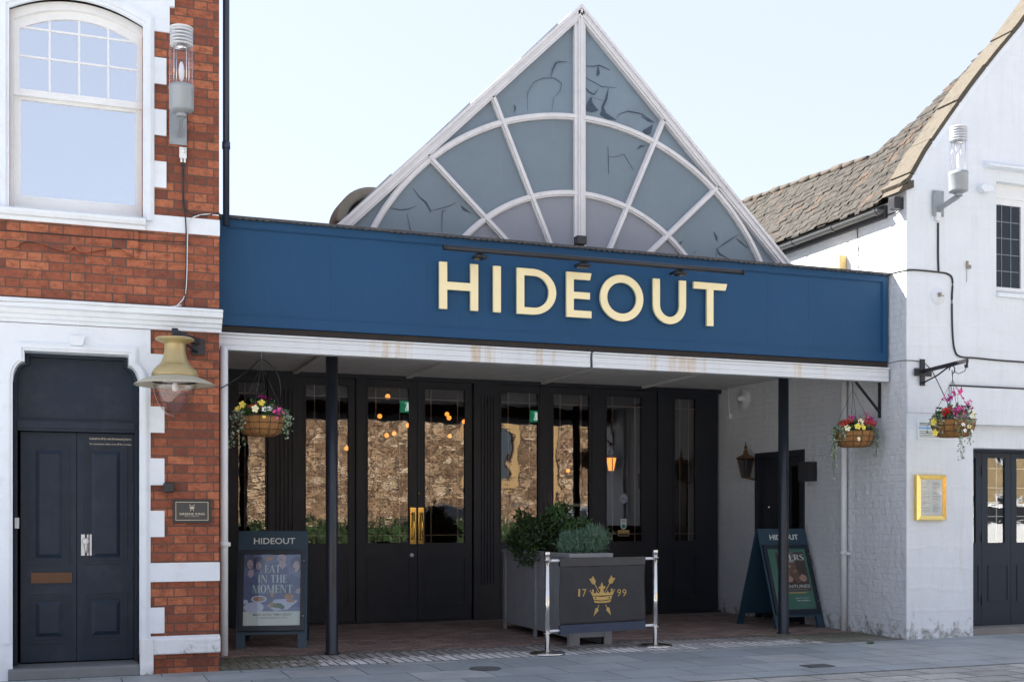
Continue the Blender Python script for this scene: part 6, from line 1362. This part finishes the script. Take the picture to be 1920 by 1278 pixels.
basket('hanging basket with red and yellow flowers in front of the white drainpipe', c2, .262, .215, h2,
    [(-.85, .02, -.6, .045, 'cream', 'p'), (-.45, .04, -.9, .045, 'yellow', 'p'), (-.18, .03, -.95, .042, 'yellow', 'p'), (-.05, .11, -.6, .042, 'cream', 'p'), (-.7, .10, -.4, .06, 'red', 'b'), (-.95, .06, -.4, .05, 'red', 'b'), (-.5, .13, -.3, .06, 'rose', 'b'), (-.25, .15, -.3, .06, 'magenta', 'b'), (.15, .12, -.5, .055, 'rose', 'b'), (.45, .15, -.3, .06, 'rose', 'b'), (.6, .10, -.6, .055, 'red', 'b'), (.4, .09, -.7, .05, 'red', 'b'), (.8, .15, -.2, .06, 'magenta', 'b'), (.95, .09, -.2, .06, 'magenta', 'b'), (.7, .23, -.1, .035, 'pink', 'b'), (-.5, -.12, -1.02, .03, 'cream', 'p'), (.0, .10, -.2, .05, 'magenta', 'b')],
    [(-1.1, -.2, .03, .5, 3), (-1.15, .0, 0, .62, 1), (-1.2, -.2, .02, .8, 1), (-.95, -.4, .02, .2, 2), (1.05, -.3, .02, .30, 3), (1.2, 0, .06, .5, 1), (1.0, 0, .04, .15, 2)], 12)
c3 = (at(1787, 793, -.57)[0], -.57, at(1787, 787, -.57)[1]); h3 = (at(1786, 712, -.57)[0], -.57, at(1786, 712, -.57)[1])
basket('hanging basket with tall pink geraniums on the white pier', c3, .265, .22, h3,
    [(-.5, .27, -.2, .062, 'magenta', 'b'), (.1, .33, -.2, .075, 'pink', 'b'), (-.85, .08, -.5, .06, 'red', 'b'), (-.6, .10, -.4, .055, 'red', 'b'), (-.3, .08, -.8, .07, 'pink', 'b'), (-.15, .10, -.6, .06, 'pink', 'b'), (.05, .12, -.3, .055, 'magenta', 'b'), (.25, .08, -.85, .035, 'white', 'p'), (.4, .07, -.85, .035, 'cream', 'p'), (.32, .03, -.95, .035, 'cream', 'p'), (.15, .02, -.98, .03, 'white', 'p'), (.5, .09, -.7, .035, 'white', 'p'), (.6, .17, -.2, .05, 'magenta', 'b'), (.75, .22, -.2, .04, 'pink', 'b'), (.9, .15, -.2, .04, 'magenta', 'b'), (-1.35, -.04, -.2, .05, 'yellow', 'p'), (-1.25, -.17, -.2, .045, 'yellow', 'p'), (0, -.1, -1.04, .03, 'cream', 'p'), (-.3, -.08, -1.0, .03, 'white', 'p'), (.2, -.16, -1.0, .028, 'white', 'p'), (-.2, -.15, -1.0, .026, 'white', 'p')],
    [(-1.1, -.1, 0, .2, 3), (-.3, -1, .0, .62, 2), (.1, -1, 0, .4, 2), (-.55, -.9, .02, .28, 1)], 13)
random.seed(5)
# iron brackets
t = thing('basket_bracket', 'triangular flat iron bracket on the side wall holding the middle basket', 'bracket', (RX, .52, 3.2), None)
zt_ = at(1647, 706, .52)[1]; zl_ = at(1647, 783, .52)[1]; xe = at(1594, 718, .52)[0]
m = MB(); m.box(RX - .025, RX - .004, .50, .54, zl_, zt_); m.bar((RX - .01, .52, zt_ - .01), (xe, .52, zt_ - .005), .035, .02); m.bar((xe + .02, .52, zt_ - .01), (RX - .02, .52, zl_ + .08), .03, .022); m.tube([(xe + .02, .52, zt_ - .01), (h2[0], .52, h2[2] + .04)], .005, 6); m.build('arm', dark_metal, t)
t = thing('basket_bracket', 'black iron arm bracket with a cross shaped back plate on the white pier', 'bracket', (10.42, 0, 3.4))
xb, zb2 = at(1729, 698, -.02); ye = -.84
m = MB(); m.box(xb - .035, xb + .035, -.035, -.013, zb2 - .17, zb2 + .17); m.box(xb - .14, xb + .14, -.037, -.0345, zb2 - .05, zb2 + .05); m.build('back_plate', dark_metal, t, bevel=.006)
m = MB(); m.bar((xb, -.03, zb2 + .01), (xb, ye, zb2 + .055), .035, .045); m.tube([(xb, -.03, zb2 - .14), (xb, -.3, zb2 - .07), (xb, -.55, zb2 + .03)], .010, 6); m.tube([(xb, ye + .02, zb2 + .03), (xb, ye + .02, zb2 - .03)], .022, 8)
cq = [(xb, -.57 + .05 * cos(a), zb2 - .03 + .05 * sin(a)) for a in [i * .5 for i in range(10)]]; m.tube(cq, .007, 6); m.tube([(xb, ye + .02, zb2 - .03), (xb, ye + .05, zb2 - .07), (xb, -.68, zb2 - .09), (xb, -.6, zb2 - .05)], .005, 5); m.tube([(xb, -.57, zb2 - .03), (h3[0], -.57, h3[2] + .04)], .006, 6)
m.build('arm', dark_metal, t)

# ------------------------------------------------------------ pendant bulbs, exit sign inside
def pend(px, py, Y, r=.055, lab=None):
    x, z = at(px, py, Y); t = thing('pendant_bulb', lab, 'light bulb', (x, Y, z), 'glowing bulbs hanging inside the pub')
    m = MB(); m.sph((x, Y, z), r, 14, 10); m.build('bulb', bulb_mat, t); m = MB(); m.tube([(x, Y, z + r), (x, Y, z + r + .09)], .026, 8); m.tube([(x, Y, z + r + .09), (x, Y, 3.69)], .005, 5); m.build('flex', dark_metal, t)
spots = [(727, 743, 7.0), (712, 780, 7.6), (765, 797, 8.4), (725, 816, 9.0), (739, 812, 9.6), (838, 776, 7.4), (842, 783, 8.0), (870, 790, 8.2), (843, 817, 9.4), (650, 840, 9.8), (1065, 882, 9.6)]
for i, (px, py, Y) in enumerate(spots): pend(px, py, Y, .043 - .002 * (i % 3), 'small round bulb glowing orange behind the shopfront glass')
x, z = at(1146, 868, 7.6); t = thing('lantern_light', 'orange glowing lantern seen through the right hand glass beside the white stickers', 'lantern', (x, 7.6, z))
m = MB(); m.lathe([(.05, z - .14), (.10, z + .10)], (x, 7.6, 0), 8); m.build('lit_glass', bulb_mat, t); m = MB(); m.lathe([(.12, z + .10), (.03, z + .2), (.0, z + .3)], (x, 7.6, 0), 8); m.lathe([(0, z - .18), (.06, z - .14)], (x, 7.6, 0), 8); m.build('cap', copper, t)
for px, py, Y, lb_ in ((1183, 948, 9.5, 'small orange light low behind the stickers'), (1266, 941, 9, 'upper small orange light in the far right glass'), (1268, 988, 9, 'lower small orange light in the far right glass')):
    x, z = at(px, py, Y); m = MB(); m.lathe([(0, z - .06), (.03, z - .05), (.035, z), (.02, z + .07), (0, z + .08)], (x, Y, 0), 10); tag(m.build('table_light', bulb_mat), lb_, 'light')
for px, py, lb_ in ((762, 762, 'green exit sign seen through the double doors'), (1003, 780, 'green exit sign seen through the glass right of the fluted pilaster')):
    Y = 7.0; x, z = at(px, py, Y); t = thing('exit_sign', lb_, 'exit sign', (x, Y, z)); m = MB(); m.box(x - .10, x + .10, Y, Y + .03, z - .10, z + .10); m.build('panel', exit_green, t)
    m = MB(); m.box(x - .02, x + .07, Y - .002, Y, z - .07, z + .07); m.build('doorway', exit_white, t); m = MB(); m.sph((x - .005, Y - .004, z + .05), .014, 8, 5, (1, .3, 1)); m.bar((x - .01, Y - .005, z + .035), (x - .02, Y - .005, z - .01), .004, .022); m.bar((x - .02, Y - .005, z - .01), (x + .015, Y - .005, z - .05), .004, .012); m.bar((x - .02, Y - .005, z - .01), (x - .055, Y - .005, z - .04), .004, .012); m.build('running_figure', exit_green, t)

# ------------------------------------------------------------ small things on the ground
x, y = gnd(910, 1253); m = MB(); m.lathe([(0, .004), (.16, .004), (.165, .009), (.15, .010), (.145, .006), (0, .006)], (x, y, 0), 28)
for i in range(5): m.box(x - .11, x + .11, y - .10 + i * .045, y - .085 + i * .045, .006, .010)
tag(m.build('drain_cover', pm('cast_iron', (.13, .135, .14), .6, .3)), 'round iron cover set in the pavement left of the barrier', 'drain cover')
x, y = gnd(1533, 1248); m = MB(); m.box(x - .16, x + .16, y - .10, y + .10, .004, .008); m.ring([(0, 0)] * 3, [(0, 0)] * 3, 0, 0) if False else None
for i in range(6): m.box(x - .14, x + .14, y - .085 + i * .03, y - .070 + i * .03, .008, .012)
tag(m.build('drain_cover', MAT['cast_iron']), 'small rectangular iron cover in the pavement below the right post', 'drain cover')
def tuft(px, py, n, s, lab, nm='grass_tuft'):
    x, y = gnd(px, py); f = MB()
    for i in range(n):
        a = random.uniform(0, 2 * pi); b = Vector((x + random.gauss(0, s * .5), y + random.gauss(0, s * .25), 0)); d = Vector((cos(a) * .5, sin(a) * .5, 1)) * random.uniform(.4, 1) * s; w = Vector((-sin(a), cos(a), 0)) * .004
        f.add([b - w, b + w, b + d], [(0, 1, 2)])
    tag(f.build(nm, leaf_mid, fix=False), lab, 'grass')
tuft(22, 1247, 240, .16, 'green grass tuft beside the slate doorstep'); tuft(1633, 1206, 60, .05, 'tiny grass tuft at the foot of the white pier')

# ------------------------------------------------------------ across the street, seen in the glass
OY = -25.0
ob = thing('stone_building', 'old brown rubble stone building reflected in the pub glass', 'building', (13, OY, 0))
m_, n_, b_n = mk('rubble_stone')
pos = nd(n_, 'ShaderNodeNewGeometry').outputs['Position']; mp_ = nd(n_, 'ShaderNodeMapping'); mp_.inputs['Scale'].default_value = (2.0, 2.0, 10.0); n_.links.new(pos, mp_.inputs[0])
vo = nd(n_, 'ShaderNodeTexVoronoi', feature='F1'); vo.inputs['Scale'].default_value = 1; n_.links.new(mp_.outputs[0], vo.inputs['Vector'])
ve = nd(n_, 'ShaderNodeTexVoronoi', feature='DISTANCE_TO_EDGE'); ve.inputs['Scale'].default_value = 1; n_.links.new(mp_.outputs[0], ve.inputs['Vector'])
sp_ = nd(n_, 'ShaderNodeSeparateColor'); n_.links.new(vo.outputs['Color'], sp_.inputs[0])
c = colramp(n_, sp_.outputs[0], [(0, (.20, .11, .06)), (.3, (.42, .25, .14)), (.7, (.56, .37, .22)), (1, (.74, .56, .38))])
c = mixc(n_, ramp(n_, ve.outputs[0], .03, .15), (.10, .06, .035), c); n_.links.new(c, b_n.inputs['Base Color']); b_n.inputs['Roughness'].default_value = .9
bump(n_, b_n, ramp(n_, ve.outputs[0], 0, .2), 1.0, .05)
m = MB(); wx_, wx2 = 15.8, 17.6
m.box(-2, wx_, OY - .5, OY, 0, 7.4); m.box(wx2, 27, OY - .5, OY, 0, 7.4); m.box(wx_, wx2, OY - .5, OY, 0, 3.0); m.box(wx_, wx2, OY - .5, OY, 5.2, 7.4); m.build('wall', m_, ob)
ash = pm('ashlar', (.48, .31, .14), .85, var=.2, bmp=.3)
m = MB(); m.ring([(wx_ - .3, 2.7), (wx2 + .3, 2.7), (wx2 + .3, 5.5), (wx_ - .3, 5.5)], [(wx_, 3.0), (wx2, 3.0), (wx2, 5.2), (wx_, 5.2)], OY - .01, OY + .06); m.box(18.9, 19.7, OY, OY + .08, 0, 7.4); f_ = m.build('window', ash, ob)
m = MB(); m.box(wx_, wx2, OY - .3, OY - .25, 3, 5.2); m.build('pane', lead_glass, f_); m = MB()
for i in range(1, 4): m.box(wx_ + .45 * i - .03, wx_ + .45 * i + .03, OY - .24, OY - .2, 3, 5.2)
m.build('bar', frame_white, f_)
m = MB(); m.prism([(OY + .2, 7.4), (OY - 4, 9.2), (OY - 8, 7.4)], -2.2, 27.2, 'YZ'); m.build('roof', lead_dark, ob)
def hedge(x0, x1, y, h, lab):
    t = thing('hedge', lab, 'hedge', ((x0 + x1) / 2, y, 0)); f = MB()
    leaves(f, [(random.uniform(x0, x1), y + random.gauss(0, .28), random.uniform(.02, h + random.uniform(-.06, .10))) for _ in range(int((x1 - x0) * 620))], .13, 1.5, .3); f.build('foliage', leaf_hedge, t, fix=False)
    m = MB(); m.box(x0, x1, y - .2, y + .2, 0, h - .15); m.build('core', leaf_dark, t)
hedge(1, 21.5, -16.8, 1.38, 'long clipped green hedge across the street, reflected in the pub glass')
t = thing('street_lamp', 'grey street lamp with a dark lantern head across the street', 'street lamp', (9.3, -17.8, 0)); m = MB(); m.tube([(9.3, -17.8, 0), (9.3, -17.8, 3.3)], [.07, .05], 12); m.build('pole', alu, t)
m = MB(); m.lathe([(.08, 3.3), (.2, 3.4), (.24, 3.9), (.30, 3.95), (.1, 4.15), (0, 4.2)], (9.3, -17.8, 0), 12); m.build('lamp_head', dark_metal, t)
def car(loc, rz, col, label):
    t = thing('parked_car', label, 'car', loc, 'cars parked across the street', rz)
    pr_ = [(x, z * 1.33) for x, z in [(-2.1, .25), (-2.15, .75), (-1.9, .92), (-1.15, 1.0), (-.55, 1.38), (.2, 1.46), (1.1, 1.42), (1.85, 1.0), (2.1, .9), (2.15, .5), (2.0, .22)]]
    m = MB(); m.prism(pr_, -.85, .85); m.build('body', col, t, local=True, bevel=.12)
    m = MB(); 
    for s_ in (-1, 1):
        for P in ([(-1.0, 1.02), (-.5, 1.33), (.15, 1.40), (.15, 1.02)], [(.22, 1.02), (.22, 1.40), (1.0, 1.36), (1.6, 1.02)]): m.prism([(x, z * 1.33) for x, z in P], s_ * .845, s_ * .862)
    m.build('side_window', black_plastic, t, local=True)
    for x in (-1.35, 1.35):
        for s_ in (-1, 1):
            m = MB(); m.lathe([(0, -.1), (.22, -.11), (.33, -.1), (.33, .1), (.22, .11), (0, .1)], (x, s_ * .78, .33), 20, True, Matrix.Rotation(radians(90), 3, 'X')); wh = m.build('wheel', black_rubber, t, local=True)
            m = MB(); m.lathe([(0, -.115), (.2, -.118), (.2, .118), (0, .115)], (x, s_ * .78, .33), 14, True, Matrix.Rotation(radians(90), 3, 'X')); m.build('rim', alu, wh, local=True)
    for s_ in (-1, 1): m = MB(); m.box(-2.16, -2.0, s_ * .65 - .15, s_ * .65 + .15, .62, .76); m.build('headlight', white_plastic, t, local=True)
car((12.6, -19.6, 0), 0, pm('car_navy', (.02, .03, .055), .15, .3, bmp=0), 'dark blue parked car across the street behind the hedge')
car((18.2, -19.6, 0), 0, pm('car_silver', (.35, .38, .42), .2, .6, bmp=0), 'silver parked car across the street behind the hedge')
car((26.5, -15.5, 0), radians(20), pm('car_white', (.8, .8, .8), .2, 0, bmp=0), 'white parked car across the street, reflected in the far right doors')
yb_ = thing('brick_house', 'tall yellow brick house across the street, reflected in the far right doors', 'building', (40, -28, 0))
yb_m = brickmat('yellow_brick', 'XZ', .3, .1, .012, [(0, (.34, .24, .12)), (1, (.5, .36, .18))], (.3, .26, .2)); m = MB(); m.box(28.5, 50, -34, -28, 0, 9); m.build('wall', yb_m, yb_)
for i in range(6):
    for j in range(3): m = MB(); x = 29.6 + i * 2.2; z = 1.0 + j * 2.8; m.box(x, x + 1.1, -28.02, -27.96, z, z + 1.6); w_ = m.build('window', frame_white, yb_); m = MB(); m.box(x + .1, x + .5, -27.96, -27.94, z + .1, z + 1.5); m.box(x + .6, x + 1.0, -27.96, -27.94, z + .1, z + 1.5); m.build('pane', black_plastic, w_)
def tree(c, h, r, lab, n=5200):
    t = thing('tree', lab, 'tree', c); m = MB(); b = Vector(c); m.tube([b, b + Vector((.1, 0, h * .4)), b + Vector((0, .1, h * .75))], [.2, .15, .07], 10)
    for i in range(7): a = 2 * pi * i / 7; p = b + Vector((0, 0, h * (.35 + .05 * i))); m.tube([p, p + Vector((cos(a) * r * .7, sin(a) * r * .7, h * .2))], [.07, .02], 6)
    m.build('trunk', MAT['bark'], t); f = MB()
    for i in range(16):
        a = random.uniform(0, 2 * pi); q = random.uniform(.2, .75) * r; cc = b + Vector((cos(a) * q, sin(a) * q, h * random.uniform(.42, .95))); leaves(f, inball(cc, (r * .42, r * .42, h * .13), n // 16, .2), .20, 1.6, .1)
    f.build('crown', leaf_tree, t, fix=False)
tree((29.0, -22, 0), 7.5, 2.4, 'leafy green tree across the street, reflected in the far right doors')

# round stone cresting behind the glazed gable, left
cx_, cz_ = at(694, 428, 2.2); t = thing('stone_cresting', 'weathered round stone cresting behind the left foot of the glazed gable', 'stone ornament', (cx_, 2.2, 4.6))
r_ = at(694, 357, 2.2)[1] - cz_; m = MB(); n = 24
m.ring([(cx_ + r_ * 1.0 * cos(pi * i / n), cz_ + r_ * sin(pi * i / n)) for i in range(n + 1)], [(cx_ + r_ * .72 * cos(pi * i / n), cz_ + r_ * .72 * sin(pi * i / n)) for i in range(n + 1)], 2.0, 2.5, closed=False); m.box(cx_ - r_, cx_ - r_ * .72, 2.02, 2.48, 4.58, cz_); m.box(cx_ + r_ * .72, cx_ + r_, 2.02, 2.48, 4.58, cz_)
m.build('rim', stone_grey, t, bevel=.04); m = MB(); m.prism([(cx_ + r_ * .74 * cos(pi * i / n), cz_ + r_ * .74 * sin(pi * i / n)) for i in range(n + 1)] + [(cx_ - r_ * .74, 4.59), (cx_ + r_ * .74, 4.59)], 2.12, 2.4); m.build('face', stone_tan, t)
